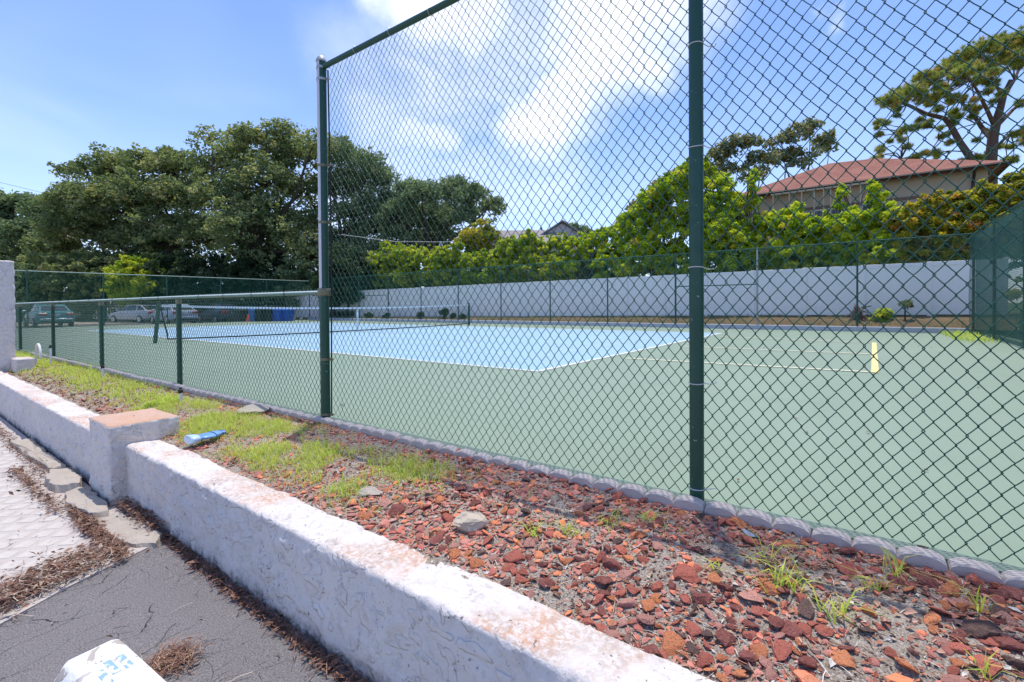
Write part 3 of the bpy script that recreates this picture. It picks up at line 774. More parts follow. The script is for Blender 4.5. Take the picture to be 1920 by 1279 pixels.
# east end fence with windscreen
ef = thing('side_fence', 'green chain link fence at the right end of the court behind the dark windscreen', 'fence', (6.40, -3.2, 0), pi / 2)
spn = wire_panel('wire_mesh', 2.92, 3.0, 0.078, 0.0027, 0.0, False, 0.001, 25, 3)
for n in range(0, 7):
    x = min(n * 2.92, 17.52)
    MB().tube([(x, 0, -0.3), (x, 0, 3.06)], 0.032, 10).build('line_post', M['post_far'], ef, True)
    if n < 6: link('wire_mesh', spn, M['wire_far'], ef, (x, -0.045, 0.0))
MB().tube([(0, 0, 3.05), (17.52, 0, 3.05)], 0.021, 8).build('top_rail', M['post_far'], ef, True)
def windscreen():
    t = NT('windscreen_fabric')
    c = t.mix(t.noise(2.5, 4, 0.6), (0.008, 0.055, 0.042), (0.016, 0.095, 0.07))
    band = t.ramp(t.noise(3.0, 2, 0.5, 0, t.coord((0.4, 0.4, 9))), 0.45, 0.6)
    c = t.mix(t.math('MULTIPLY', band, 0.35), c, (0.02, 0.12, 0.09))
    t.put(t.bsdf.inputs['Base Color'], c); t.bsdf.inputs['Roughness'].default_value = 0.7
    tr = t.N.new("ShaderNodeBsdfTransparent"); ms = t.N.new("ShaderNodeMixShader")
    hole = t.ramp(t.noise(2.2, 5, 0.65, 0.5), 0.58, 0.66, 0.56, 0.38)
    t.L.new(hole, ms.inputs[0]); t.L.new(tr.outputs[0], ms.inputs[1]); t.L.new(t.bsdf.outputs[0], ms.inputs[2]); t.L.new(ms.outputs[0], t.out.inputs[0])
    ny, nz = 150, 36
    ys = np.linspace(14.30, -3.0, ny); zs = np.linspace(0.05, 2.98, nz)
    Y, Z = np.meshgrid(ys, zs, indexing='ij')
    P = np.stack([0 * Y.ravel(), Y.ravel(), Z.ravel()], 1)
    P[:, 0] = 6.31 + 0.05 * (fbm(P, 0.9, 3, 77) - 0.5) + 0.02 * np.sin(P[:, 1] * 2.15)
    P[:, 2] -= 0.10 * sstep(2.6, 3.0, P[:, 2]) * (0.5 + 0.5 * np.sin(P[:, 1] * 2.15)) * fbm(P, 1.2, 2, 3)
    i = np.arange(ny - 1)[:, None] * nz + np.arange(nz - 1)[None, :]
    F = np.stack([i, i + nz, i + nz + 1, i + 1], -1).reshape(-1, 4)
    o = link('windscreen', mesh_np('windscreen', P - np.array([6.33, 5.5, 0]), F, True), t.m, None, (6.33, 5.5, 0))
    tag(o, 'dark green fabric windscreen hung on the right hand end fence', 'windscreen')
windscreen()

# ------------------------------------------------------------------ scalloped edging
def edging_mesh():
    prof = []
    for s in range(3):
        for k in range(9):
            a = pi * (1 - k / 8); x = (s + 0.5) * 0.14 + 0.069 * cos(a); z = 0.030 + 0.030 * max(0, sin(a)) ** 0.9
            if s and k == 0: continue
            prof.append((x, z))
    V, F = [], []
    n = len(prof)
    for (x, z) in prof:
        V += [(x, -0.038, -0.16), (x, -0.038, z - 0.007), (x, -0.031, z), (x, 0.018, z), (x, 0.025, z - 0.006), (x, 0.025, -0.16)]
    for i in range(n - 1):
        for k in range(5): F.append((i * 6 + k, i * 6 + k + 1, i * 6 + 7 + k, i * 6 + 6 + k)[::-1])
    F += [tuple(range(6)), tuple((n - 1) * 6 + k for k in range(5, -1, -1))]
    V = [(x - 0.21, y, z) for x, y, z in V]
    m = MB().add(V, F); me = m.mesh('edging_block', False); me.materials.append(M['edging']); return me
em = edging_mesh()
for k in range(-33, 9):
    x = 3.375 + k * 0.4215
    o = link('edging_block', em, None, None, (x, -3.3715 + x * math.tan(NA) - 0.072 + random.uniform(-0.006, 0.006), -0.030 + random.uniform(-0.006, 0.006)))
    o.rotation_euler = (random.uniform(-0.04, 0.04), random.uniform(-0.02, 0.02), NA + random.uniform(-0.018, 0.018))
    nth = ['', 'second', 'third', 'fourth', 'fifth', 'sixth', 'seventh', 'eighth', 'ninth']
    if k == 0: lab = 'scalloped concrete edging block just right of the tall line post'
    elif k == -1: lab = 'scalloped concrete edging block at the foot of the tall line post'
    elif k == -8: lab = 'scalloped concrete edging block at the foot of the tall corner post'
    elif k > 0: lab = f'{nth[min(k, 8)]} scalloped edging block right of the one just past the tall line post'
    elif k > -8: lab = f'scalloped edging block {nth[-k]} to the left of the tall line post, before the corner post'
    else: lab = 'scalloped edging block in the receding row along the foot of the low fence'
    tag(o, lab, 'edging block', 'scalloped edging blocks along the fence')

# ------------------------------------------------------------------ patio
patio_poly = [(-9, -4.62), (-0.9, -4.62), (0.12, -4.64), (0.20, -4.85), (0.30, -5.1), (0.46, -5.4), (0.75, -6.0), (1.1, -6.8), (1.2, -9), (-9, -9)]
patio = sheet('patio', patio_poly, -0.549, M['slab'], 0.08)
dm = MB()
hd = 0.066
tm = MB().add([(hd, 0, 0), (0, hd * 0.98, 0), (-hd, 0, 0), (0, -hd * 0.98, 0), (hd * 0.94, 0, 0.003), (0, hd * 0.92, 0.003), (-hd * 0.94, 0, 0.003), (0, -hd * 0.92, 0.003)],
              [(4, 5, 6, 7), (0, 1, 5, 4), (1, 2, 6, 5), (2, 3, 7, 6), (3, 0, 4, 7)]).mesh('tile'); tm.materials.append(M['tile'])
cnt = 0
cand = []
for j in range(-20, 1):
    for i in range(-24, 6):
        x = -0.74 + i * 0.19 + (0.095 if j % 2 else 0); y = -5.05 + (j + 3) * 0.093
        edge = np.interp(-y, [4.6, 4.85, 5.1, 5.4, 6.0], [-0.2, -0.25, -0.08, 0.0, 0.3])
        if y > -4.86 or x > edge - 0.1 or x < -4.6: continue
        p = Vector((x, y, -0.53)) - CAM; z = p.dot(FW)
        if z < 0.5: continue
        u = 960 + FPX * p.dot(RT) / z; v = CY - FPX * p.dot(UP) / z
        if u < -30 or v > 1200: continue
        cand.append((x, y))
for (x, y) in cand[:300]:
    o = link('tile', tm, None, patio, (x + random.gauss(0, 0.003), y + random.gauss(0, 0.003), -0.5488 + random.uniform(-0.0005, 0.001)))
    o.rotation_euler = (random.gauss(0, 0.004), random.gauss(0, 0.004), random.gauss(0, 0.02))
def lump(poly, z0, z1, seed, amp=0.012, step=0.018):
    "a broken slab: a grid clipped to an outline with a rough top"
    P = np.array(poly); lo, hi = P.min(0), P.max(0)
    c = P.mean(0); rings = [1.04, 1.0, 0.95, 0.8, 0.6, 0.35, 0.0]; zs = [z0, (z0 + z1) / 2, z1 - 0.004, z1, z1, z1, z1]
    d = []
    for i in range(len(P)):
        a, b = P[i], P[(i + 1) % len(P)]; n = max(2, int(np.linalg.norm(b - a) / step))
        for k in range(n): d.append(a + (b - a) * k / n)
    d = np.array(d); n = len(d); V = []
    for r, z in zip(rings, zs):
        q = c + (d - c) * r; p3 = np.c_[q, np.full(n, z)]
        jit = fbm(p3, 16, 3, seed) - 0.5
        p3[:, 2] += amp * 4.5 * (fbm(p3, 9, 4, seed + 4) - 0.5) * (1 if z > z0 else 0)
        p3[:, :2] += ((d - c) / np.linalg.norm(d - c, axis=1)[:, None]) * (jit * amp * (6 if r > 0 else 0))[:, None]
        V.append(p3)
    V = np.concatenate(V); F = []
    i = np.arange(len(rings) - 1)[:, None] * n; j = np.arange(n)[None, :]; j2 = (j + 1) % n
    F = np.stack([i + j, i + j2, i + n + j2, i + n + j], -1).reshape(-1, 4)
    return V, F
curb = thing('broken_curb', 'broken beige concrete curb running along the foot of the wall by the pillar', 'curb', (-1.2, -4.72, -0.55))
for k, (poly, z1, sd) in enumerate([([(-2.12, -4.76), (-2.06, -4.64), (-1.62, -4.64), (-1.42, -4.70), (-1.55, -4.83), (-1.85, -4.84)], -0.478, 5),
                                    ([(-1.45, -4.70), (-1.30, -4.665), (-0.80, -4.665), (-0.62, -4.70), (-0.68, -4.80), (-1.1, -4.84), (-1.40, -4.80)], -0.503, 9),
                                    ([(-0.60, -4.68), (-0.30, -4.57), (0.05, -4.59), (0.20, -4.66), (0.05, -4.76), (-0.35, -4.83), (-0.62, -4.78)], -0.522, 14),
                                    ([(-3.9, -4.80), (-3.9, -4.63), (-2.2, -4.63), (-2.25, -4.74), (-3.0, -4.78)], -0.503, 19)]):
    V, F = lump(poly, -0.60, z1, sd)
    link('curb_piece', mesh_np('curb_piece', V - np.array([-1.2, -4.72, -0.55]), F, False), M['curb_old'], curb)

# ------------------------------------------------------------------ litter, rocks, grass
def quads_scatter(C, size_a, size_b, tint, normal_spread, curl=0.3, g=rng, up_only=False):
    n = len(C)
    th = g.uniform(0, 2 * pi, n); a = np.stack([np.cos(th), np.sin(th), g.normal(0, normal_spread, n)], 1); a /= np.linalg.norm(a, axis=1)[:, None]
    nn = np.stack([g.normal(0, normal_spread, n), g.normal(0, normal_spread, n), np.ones(n)], 1)
    b = np.cross(nn, a); b /= np.linalg.norm(b, axis=1)[:, None]
    c = np.cross(a, b)
    A = a * size_a[:, None]; B = b * size_b[:, None]; Z = c * (curl * size_b)[:, None]
    V = np.stack([C - A, C - B + Z, C + A, C + B + Z], 1).reshape(-1, 3)
    F = np.arange(4 * n).reshape(-1, 4)
    return V, F, np.repeat(tint, 4)
def strand(C, L, wdt, tint, g, lift=0.1):
    n = len(C); th = g.uniform(0, 2 * pi, n); d = np.stack([np.cos(th), np.sin(th), g.normal(0, lift, n)], 1); s = np.stack([-np.sin(th), np.cos(th), 0 * th], 1)
    bend = g.normal(0, 0.25, n)
    p0 = C - d * (L / 2)[:, None]; p1 = C + s * (bend * L * 0.3)[:, None] + np.array([0, 0, 0.002]); p2 = C + d * (L / 2)[:, None]
    w = s * wdt[:, None]; zz = np.array([0, 0, 1]) * wdt[:, None]
    V = np.stack([p0 - w, p0 + w, p1 - w + zz, p1 + w + zz, p2 - w, p2 + w], 1).reshape(-1, 3)
    b = np.arange(n)[:, None] * 6
    F = np.concatenate([b + np.array([0, 2, 3, 1]), b + np.array([2, 4, 5, 3])]).reshape(-1, 4)
    return V, F, np.repeat(tint, 6)
def merge(parts):
    Vs, Fs, Ts, b = [], [], [], 0
    for V, F, T in parts: Vs.append(V); Fs.append(F + b); Ts.append(T); b += len(V)
    return np.concatenate(Vs), np.concatenate(Fs), np.concatenate(Ts)
g = np.random.default_rng(31)
def bed_pts(n, x0, x1, power=1.0):
    u = g.uniform(0, 1, n) ** power
    x = x1 - (x1 - x0) * u; y = g.uniform(-4.33, -3.43, n)
    return x, y
# grass density over the bed (1 = thick)
patches = [(0.45, -4.06, 0.50, 0.20, 1.0), (0.95, -3.93, 0.50, 0.20, 1.0), (1.28, -4.03, 0.34, 0.19, 1.0), (1.55, -3.80, 0.34, 0.18, 0.75), (-0.75, -3.93, 0.6, 0.27, 1.0), (-0.2, -3.8, 0.5, 0.26, 0.7),
           (0.3, -3.75, 0.45, 0.18, 0.6), (-1.9, -3.85, 0.8, 0.25, 0.9), (-3.2, -3.85, 1.1, 0.25, 1.0), (-4.6, -3.8, 1.2, 0.28, 1.0), (-6.4, -3.8, 1.6, 0.30, 1.0), (-9.5, -3.9, 2.5, 0.4, 1.0), (2.7, -3.95, 0.18, 0.13, 0.2), (2.95, -3.75, 0.25, 0.12, 0.22), (2.2, -3.8, 0.3, 0.2, 0.12), (3.5, -3.85, 0.12, 0.1, 0.15)]
def gdens(x, y):
    d = np.zeros_like(x)
    for (cx, cy, sx, sy, w) in patches: d = np.maximum(d, w * np.exp(-(((x - cx) / sx) ** 2 + ((y - cy) / sy) ** 2)))
    P = np.stack([x, y, 0 * x], 1)
    return d * sstep(0.30, 0.60, fbm(P, 6.5, 4, 91)) * 1.6
# small debris
x, y = bed_pts(15000, -2.5, 5.4, 1.0); k = len(x); z = bed_z(x, y) + 0.003
sz = g.lognormal(-4.85, 0.42, k) * (1 - 0.25 * (x < 1))
pt = [quads_scatter(np.stack([x, y, z + sz * 0.25], 1), sz, sz * g.uniform(0.3, 0.8, k), g.uniform(0, 1, k), 0.45, 0.35, g)]
x, y = bed_pts(3600, -2.5, 5.4); k = len(x)
pt.append(strand(np.stack([x, y, bed_z(x, y) + 0.007], 1), g.uniform(0.02, 0.085, k), g.uniform(0.0006, 0.0016, k), g.uniform(0.5, 1.0, k), g, 0.12))
x, y = bed_pts(6000, -9, -2.4); k = len(x); sz = g.lognormal(-4.4, 0.4, k)
pt.append(quads_scatter(np.stack([x, y, bed_z(x, y) + 0.006], 1), sz, sz * g.uniform(0.4, 0.8, k), g.uniform(0.1, 0.6, k), 0.4, 0.3, g))
V, F, T = merge(pt)
stuff(link('mulch_debris', mesh_np('mulch_debris', V, F, False, {'tint': T}), M['chips']))
# white gravel grains
x, y = bed_pts(7000, 0.8, 5.4, 0.8); k = len(x); r = g.uniform(0.0018, 0.005, k)
keep = fbm(np.stack([x, y, 0 * x], 1), 4, 2, 5) > 0.42; x, y, r = x[keep], y[keep], r[keep]; k = len(x)
oct_ = np.array([(1, 0, 0), (0, 1, 0), (-1, 0, 0), (0, -1, 0), (0, 0, 0.8), (0, 0, -0.8)]); of = np.array([(0, 1, 4), (1, 2, 4), (2, 3, 4), (3, 0, 4)])
C = np.stack([x, y, bed_z(x, y) + 0.002], 1)
V = (C[:, None] + oct_[None] * r[:, None, None] * g.uniform(0.7, 1.3, (k, 6, 1))).reshape(-1, 3); F = (np.arange(k)[:, None, None] * 6 + of[None]).reshape(-1, 3)
stuff(link('gravel', mesh_np('gravel', V, F), plain('pale_grit', (0.48, 0.45, 0.41), 0.9, 0.3, 60)))
# lava rocks
def rock_verts(seed, sub=2):
    gg = np.random.default_rng(seed)
    bm = bmesh.new(); bmesh.ops.create_icosphere(bm, subdivisions=sub, radius=1.0)
    V = np.array([v.co[:] for v in bm.verts]); F = np.array([[v.index for v in f.verts] for f in bm.faces]); bm.free()
    V *= 1 + 0.5 * (vnoise(V + seed * 3.3, 1.4, seed) - 0.5)[:, None]
    for _ in range(7):
        d = gg.normal(0, 1, 3); d /= np.linalg.norm(d); c = gg.uniform(0.42, 0.75)
        s = V @ d; V = V - np.outer(np.maximum(s - c, 0), d)
    V += 0.13 * (gg.uniform(0, 1, V.shape) - 0.5)
    V *= np.array([1.0, gg.uniform(0.5, 0.85), gg.uniform(0.24, 0.44)])
    return V / np.abs(V[:, 0]).max(), F
RV = [rock_verts(100 + i) for i in range(12)]
def rock_density(x, y):
    P = np.stack([x, y, 0 * x], 1)
    bare = np.exp(-(((x - 3.85) / 0.20) ** 2 + ((y + 3.80) / 0.10) ** 2)) + 0.8 * np.exp(-(((x - 4.05) / 0.25) ** 2 + ((y + 4.0) / 0.10) ** 2)) + 0.55 * np.exp(-(((x - 2.75) / 0.35) ** 2 + ((y + 3.85) / 0.13) ** 2)) + 0.6 * np.exp(-(((x - 3.6) / 0.3) ** 2 + ((y + 3.52) / 0.07) ** 2))
    d = sstep(0.25, 0.6, fbm(P, 3.5, 3, 55) + 0.12) * (1 - np.clip(bare, 0, 0.93))
    d *= sstep(0.30, 0.62, fbm(P, 7.0, 3, 58) + 0.10)
    d *= np.where(x < 1.8, 0.30 + 0.7 * np.exp(-((y + 4.24) / 0.10) ** 2) + 0.5 * np.exp(-((y + 3.52) / 0.08) ** 2), 1.0)
    return d * (1 - 0.75 * np.clip(gdens(x, y), 0, 1)) * np.where(x < -1.2, 0.5, 1)
x, y = bed_pts(44000, -3.0, 5.0, 1.0)
keep = g.uniform(0, 1, len(x)) < rock_density(x, y); x, y = x[keep], y[keep]
size = np.clip(g.lognormal(-4.5, 0.5, len(x)), 0.006, 0.041) * np.where(x < 1.5, 0.74, 1.0) * np.where(x > 3.2, 1.12, 1.0)
order = np.argsort(-size); px_, py_, ps_ = [], [], []
grid = {}
for i in order:
    xi, yi, si = x[i], y[i], size[i]; c = (int(xi / 0.08), int(yi / 0.08)); ok = True
    if yi - si * 0.7 < -4.325 or yi + si * 0.6 > -3.44 + xi * 0.0138: continue
    for a in (-1, 0, 1):
        for b in (-1, 0, 1):
            for (xx, yy, ss) in grid.get((c[0] + a, c[1] + b), ()):
                if (xx - xi) ** 2 + (yy - yi) ** 2 < (0.60 * (ss + si)) ** 2: ok = False; break
            if not ok: break
        if not ok: break
    if ok: grid.setdefault(c, []).append((xi, yi, si)); px_.append(xi); py_.append(yi); ps_.append(si)
    if len(px_) >= 6800: break
px_, py_, ps_ = map(np.array, (px_, py_, ps_))
pz_ = bed_z(px_, py_)
D = (np.stack([px_, py_, pz_], 1) - np.array(CAM)) ; dep = D @ np.array(FW)
uu = 960 + FPX * (D @ np.array(RT)) / dep; vv = CY - FPX * (D @ np.array(UP)) / dep
inview = (dep > 0.3) & (uu > 0) & (uu < 1920) & (vv < 1279)
app = np.where(inview, ps_ / np.maximum(dep, 0.3), -1); big = set(np.argsort(-app)[:290].tolist())
rock_me = {}
for cname in LAVA:
    for j, (V, F) in enumerate(RV):
        me = mesh_np('lava_rock', V, F); me.materials.append(M['lava ' + cname]); rock_me[(cname, j)] = me
CN = ['brick red', 'dusty pink', 'dark maroon', 'bright orange', 'brick red', 'dusty pink', 'bright orange', 'dark maroon', 'brick red', 'dark grey brown']
Vs, Fs, Ts, base = [], [], [], 0
for i in range(len(px_)):
    s = ps_[i]; ang = g.uniform(0, 2 * pi); tx, ty = g.normal(0, 0.28, 2); zc = pz_[i] + s * 0.20
    if i in big:
        cname = CN[int(g.integers(0, 10))]; o = link('lava_rock', rock_me[(cname, i % 12)], None, None, (px_[i], py_[i], zc)); o.rotation_euler = (tx, ty, ang); o.scale = (s, s, s * g.uniform(0.85, 1.15))
        near = 'at the foot of the edging blocks' if py_[i] > -3.62 else ('against the top of the white wall' if py_[i] < -4.2 else ('in the middle of the bed near the camera' if px_[i] > 3.0 else 'in the middle of the bed'))
        tag(o, f"{'large' if s > 0.034 else 'small'} {cname} lava rock lying {near}", 'rock', 'lava rocks in the bed')
    else:
        V, F = RV[i % 12]; R = np.array((Matrix.Rotation(ang, 3, 'Z') @ Matrix.Rotation(ty, 3, 'Y') @ Matrix.Rotation(tx, 3, 'X')))
        Vs.append((V * s) @ R.T + np.array([px_[i], py_[i], zc])); Fs.append(F + base); base += len(V); Ts.append(np.full(len(V), g.uniform(0, 1)))
# reddish chips in the farther bed
stuff(link('small_lava_rocks', mesh_np('small_lava_rocks', np.concatenate(Vs), np.concatenate(Fs), False, {'tint': np.concatenate(Ts)}), M['lava_many']))
def boulder(label, x, y, sx, sy, sz, mat, seed, rz):
    V, F = rock_verts(seed, 3)
    me = mesh_np('rock', V * np.array([sx, sx, sx * sz]), F, False); o = link('rock', me, mat, None, (x, y, float(bed_z(np.array([x]), np.array([y]))[0]) + sx * sz * 0.22)); o.rotation_euler = (0, 0, rz); o.scale.y = sy / sx
    tag(o, label, 'rock')
M['grey_rock'] = m_conc('grey_rock', (0.30, 0.27, 0.22), (0.42, 0.38, 0.32))
M['tan_rock'] = m_conc('tan_rock', (0.42, 0.35, 0.26), (0.58, 0.50, 0.39))
M['blue_rock'] = m_conc('bluish_stone', (0.26, 0.28, 0.33), (0.34, 0.36, 0.42))
boulder('fist sized pale tan angular rock among red lava rocks', 2.31, -4.10, 0.092, 0.082, 1.75, M['tan_rock'], 311, 0.6)
boulder('flat grey stone lying between grass and edging near the corner post', -0.78, -3.58, 0.16, 0.12, 0.7, M['grey_rock'], 312, 0.3)
boulder('flat pale buff stone half hidden behind the sparse grass', 1.57, -4.09, 0.09, 0.07, 0.7, M['curb_old'], 313, 0.2)
boulder('small smooth bluish grey stone near the edging blocks', 3.37, -3.53, 0.045, 0.03, 0.8, M['blue_rock'], 314, -0.4)
# dead leaves
def leaf_litter():
    pts = []
    def band(n, fn, a, b, thick, lo=0.0, hi=1.0, strands=0.5):
        u = g.uniform(0, 1, n); P = np.array([fn(t) for t in u]); off = np.abs(g.normal(0, 1, n))
        P[:, :2] += np.stack([g.normal(0, a, n), g.normal(0, b, n)], 1); P[:, 2] += g.uniform(0, thick, n)
        m = int(n * (1 - strands)); sz = g.lognormal(-4.2, 0.35, m)
        pts.append(quads_scatter(P[:m], sz, sz * g.uniform(0.25, 0.5, m), g.uniform(lo, hi, m), 0.5, 0.5, g))
        pts.append(strand(P[m:], g.uniform(0.03, 0.12, n - m), g.uniform(0.0008, 0.002, n - m), g.uniform(lo, hi, n - m), g, 0.2))
    def edge(t):
        yy = -4.75 - 1.4 * t; xx = np.interp(-yy, [4.6, 4.85, 5.1, 5.4, 6.0, 6.8], [0.12, 0.12, 0.20, 0.33, 0.6, 0.9]); return [xx, yy, -0.53]
    band(5200, lambda t: (lambda e: [e[0] - 0.10 - 0.0 * t, e[1], e[2]])(edge(t * 0.85 + 0.1)), 0.085, 0.05, 0.035, 0, 1, 0.5)
    band(1500, lambda t: [-0.9 + 1.1 * t, -4.84 + 0.0 * t, -0.53], 0.06, 0.025, 0.02, 0, 0.8, 0.4)
    band(700, lambda t: [-2.6 + 1.6 * t, -4.92 + 0.02 * t, -0.53], 0.05, 0.035, 0.02, 0, 0.9, 0.4)
    band(1500, lambda t: [-7.5 + 5.5 * t, -4.78, -0.53], 0.05, 0.04, 0.02, 0, 0.8, 0.4)
    band(1900, lambda t: [0.0 + 3.4 * t, -4.58 - 0.02 * t, -0.556], 0.03, 0.020, 0.022, 0, 0.42, 0.4)
    band(400, lambda t: [-0.75 + 0.75 * t, -4.59, -0.51], 0.04, 0.03, 0.03, 0, 0.5, 0.4)
    band(320, lambda t: [1.39, -4.97, -0.552], 0.045, 0.04, 0.03, 0.1, 0.8, 0.85)
    band(170, lambda t: [-3 + 3.2 * t, -5.2 - 0.3 * t, -0.527], 0.5, 0.3, 0.004, 0, 0.6, 0.3)
    band(60, lambda t: [0.5 + 3.0 * t, -5.0, -0.549], 0.5, 0.25, 0.002, 0.6, 1, 0.6)
    V, F, T = merge(pts)
    stuff(link('dead_leaves', mesh_np('dead_leaves', V, F, False, {'tint': T}), M['litter']))
leaf_litter()
n = 260; x = g.uniform(-20, 6.2, n); y = g.uniform(-3.1, 13.8, n); sz = g.lognormal(-4.0, 0.35, n)
V, F, T = quads_scatter(np.stack([x, y, 0.012 + 0 * x], 1), sz, sz * 0.45, g.uniform(0, 1, n), 0.25, 0.5, g)
stuff(link('fallen_leaves', mesh_np('fallen_leaves', V, F, False, {'tint': T}), M['litter']))
# grass
def blades(x, y, z, h, wd, tint, lean, g):
    n = len(x); th = g.uniform(0, 2 * pi, n); d = np.stack([np.cos(th), np.sin(th), 0 * th], 1); s = np.stack([-np.sin(th), np.cos(th), 0 * th], 1)
    p0 = np.stack([x, y, z], 1); l = (lean * h)[:, None]; up = np.array([0, 0, 1.0])
    p1 = p0 + up * (h * 0.55)[:, None] + d * l * 0.3; p2 = p0 + up * (h * (1 - 0.35 * np.minimum(lean, 1.3)))[:, None] + d * l
    w = s * wd[:, None]
    V = np.stack([p0 - w, p0 + w, p1 - w * 0.8, p1 + w * 0.8, p2 - w * 0.12, p2 + w * 0.12], 1).reshape(-1, 3); b = np.arange(n)[:, None] * 6
    F = np.concatenate([b + np.array([0, 1, 3, 2]), b + np.array([2, 3, 5, 4])]).reshape(-1, 4)
    return V, F, np.repeat(tint, 6)
x = g.uniform(-12, 4.9, 150000); x = np.where(g.uniform(0, 1, len(x)) < 0.55, g.uniform(-2.2, 2.0, len(x)), x); y = g.uniform(-4.30, -3.44, len(x))
keep = g.uniform(0, 1, len(x)) < np.clip(gdens(x, y), 0, 1) * np.where(x < -2, 0.6, 0.30); x, y = x[keep], y[keep]; k = len(x)
h = g.uniform(0.02, 0.062, k) * np.where(g.uniform(0, 1, k) < 0.15, 1.7, 1.0) * (0.7 + 0.6 * np.clip(gdens(x, y), 0, 1))
V, F, T = blades(x, y, bed_z(x, y) - 0.004, h, g.uniform(0.0011, 0.0024, k) * np.where(x < -2, 1.9, 1), g.beta(2, 2, k), g.uniform(0.1, 1.1, k), g)
stuff(link('grass', mesh_np('grass', V, F, False, {'tint': T}), M['grass']))
def weed(x, y, n, hmax, spread, label, seed):
    gg = np.random.default_rng(seed)
    xx = x + gg.normal(0, spread * 0.25, n); yy = y + gg.normal(0, spread * 0.25, n)
    V, F, T = blades(xx, yy, bed_z(xx, yy) - 0.004, gg.uniform(0.4, 1.0, n) * hmax, gg.uniform(0.0016, 0.0036, n), gg.beta(2, 2.2, n) * 0.95, gg.uniform(0.3, 1.7, n), gg)
    z = float(bed_z(np.array([x]), np.array([y]))[0])
    o = link('grass_tuft', mesh_np('grass_tuft', V - np.array([x, y, z]), F, False, {'tint': T}), M['grass'], None, (x, y, z))
    tag(o, label, 'grass tuft', 'grass tufts among the lava rocks')
for i, (x, y, n, hm, sp, lab) in enumerate([
        (3.55, -3.86, 34, 0.13, 0.10, 'large sprawling pale green grass tuft on bare sandy ground'), (3.47, -3.72, 10, 0.15, 0.04, 'tall thin grass tuft behind the large sprawling one'),
        (3.70, -3.93, 16, 0.12, 0.08, 'grass runner reaching over the dark rock'), (3.85, -3.55, 12, 0.12, 0.06, 'upright grass tuft close to the edging blocks'),
        (3.80, -3.72, 12, 0.10, 0.05, 'small grass tuft beside an orange lava rock'), (4.06, -3.68, 10, 0.14, 0.03, 'pair of upright grass blades among large dark rocks'),
        (3.32, -3.90, 10, 0.07, 0.05, 'short grass tuft left of the large sprawling one'), (2.59, -4.00, 30, 0.085, 0.10, 'thin yellow green grass tuft right of the tan rock'),
        (2.88, -3.79, 26, 0.08, 0.12, 'sparse grass tuft in the middle of the red rocks'), (2.74, -3.94, 22, 0.075, 0.08, 'low grass tuft beside the thin yellow green one'),
        (2.98, -3.64, 16, 0.08, 0.07, 'grass tuft near the foot of the tall line post'), (4.02, -3.99, 8, 0.12, 0.03, 'single tall grass sprig at the bottom right corner of the bed'),
        (-5.9, -3.62, 24, 0.20, 0.12, 'dark leafy weed at the foot of the low fence')]):
    weed(x, y, n, hm, sp, lab, 400 + i)
# sprinkler risers, bottle, wheel stop, twigs
for i, (x, y, hh_, lab) in enumerate([(-4.96, -3.73, 0.20, 'white pipe sprinkler riser with black head before the third low post'), (-1.93, -3.80, 0.17, 'white pipe sprinkler riser behind the wall pillar'), (-7.75, -3.80, 0.36, 'white pipe sprinkler riser beside the pipe hoop')]):
    t = thing('sprinkler_riser', lab, 'sprinkler', (x, y, -0.09), 0, 'sprinkler risers in the bed')
    MB().tube([(0, 0, -0.05), (0.004, 0.002, hh_)], 0.017, 10).build('pipe', M['pvc'], t, True)
    MB().lathe([(0.016, hh_ - 0.01), (0.022, hh_), (0.022, hh_ + 0.03), (0.014, hh_ + 0.035), (0.012, hh_ + 0.055)], 12).build('head', M['black'], t, True)
def bottle():
    tr = NT('blue_film'); n = tr.noise(30, 3)
    tr.fin(tr.mix(n, (0.10, 0.24, 0.55), (0.22, 0.42, 0.72)), 0.25, tr.bump(n, 0.004, 0.5), 0.6)
    c2 = plain('clear_wrap', (0.42, 0.58, 0.72), 0.2, 0.2, 20, 0.6)
    t = thing('plastic_bottle', 'crushed blue plastic bottle lying behind the wall beside the pillar', 'bottle', (-0.34, -4.18, -0.055), radians(96))
    prof = [(0.004, 0.0), (0.028, 0.002), (0.032, 0.012), (0.031, 0.06), (0.027, 0.075), (0.031, 0.09), (0.032, 0.16), (0.028, 0.18), (0.013, 0.215), (0.012, 0.23)]
    def sq(pr, name, mat):
        m = MB().lathe(pr, 18)
        m.v = [(z - 0.11, x * 1.25 * (1 + 0.1 * sin(z * 60)), 0.012 + y * (0.55 + 0.25 * sin(z * 31 + 1)) + 0.0) for (x, y, z) in m.v]
        return m.build(name, mat, t, True)
    sq(prof[:4], 'body', c2); sq([(0.0315, 0.058), (0.031, 0.06), (0.028, 0.075), (0.0325, 0.09), (0.033, 0.15), (0.032, 0.152)], 'label', tr.m); sq(prof[6:9], 'shoulder', tr.m)
    sq([(0.015, 0.212), (0.016, 0.215), (0.016, 0.235), (0.013, 0.237)], 'cap', plain('blue_cap', (0.05, 0.16, 0.5), 0.4))
    for ch in t.children: ch.scale = (1.12, 1.75, 1.45)
bottle()
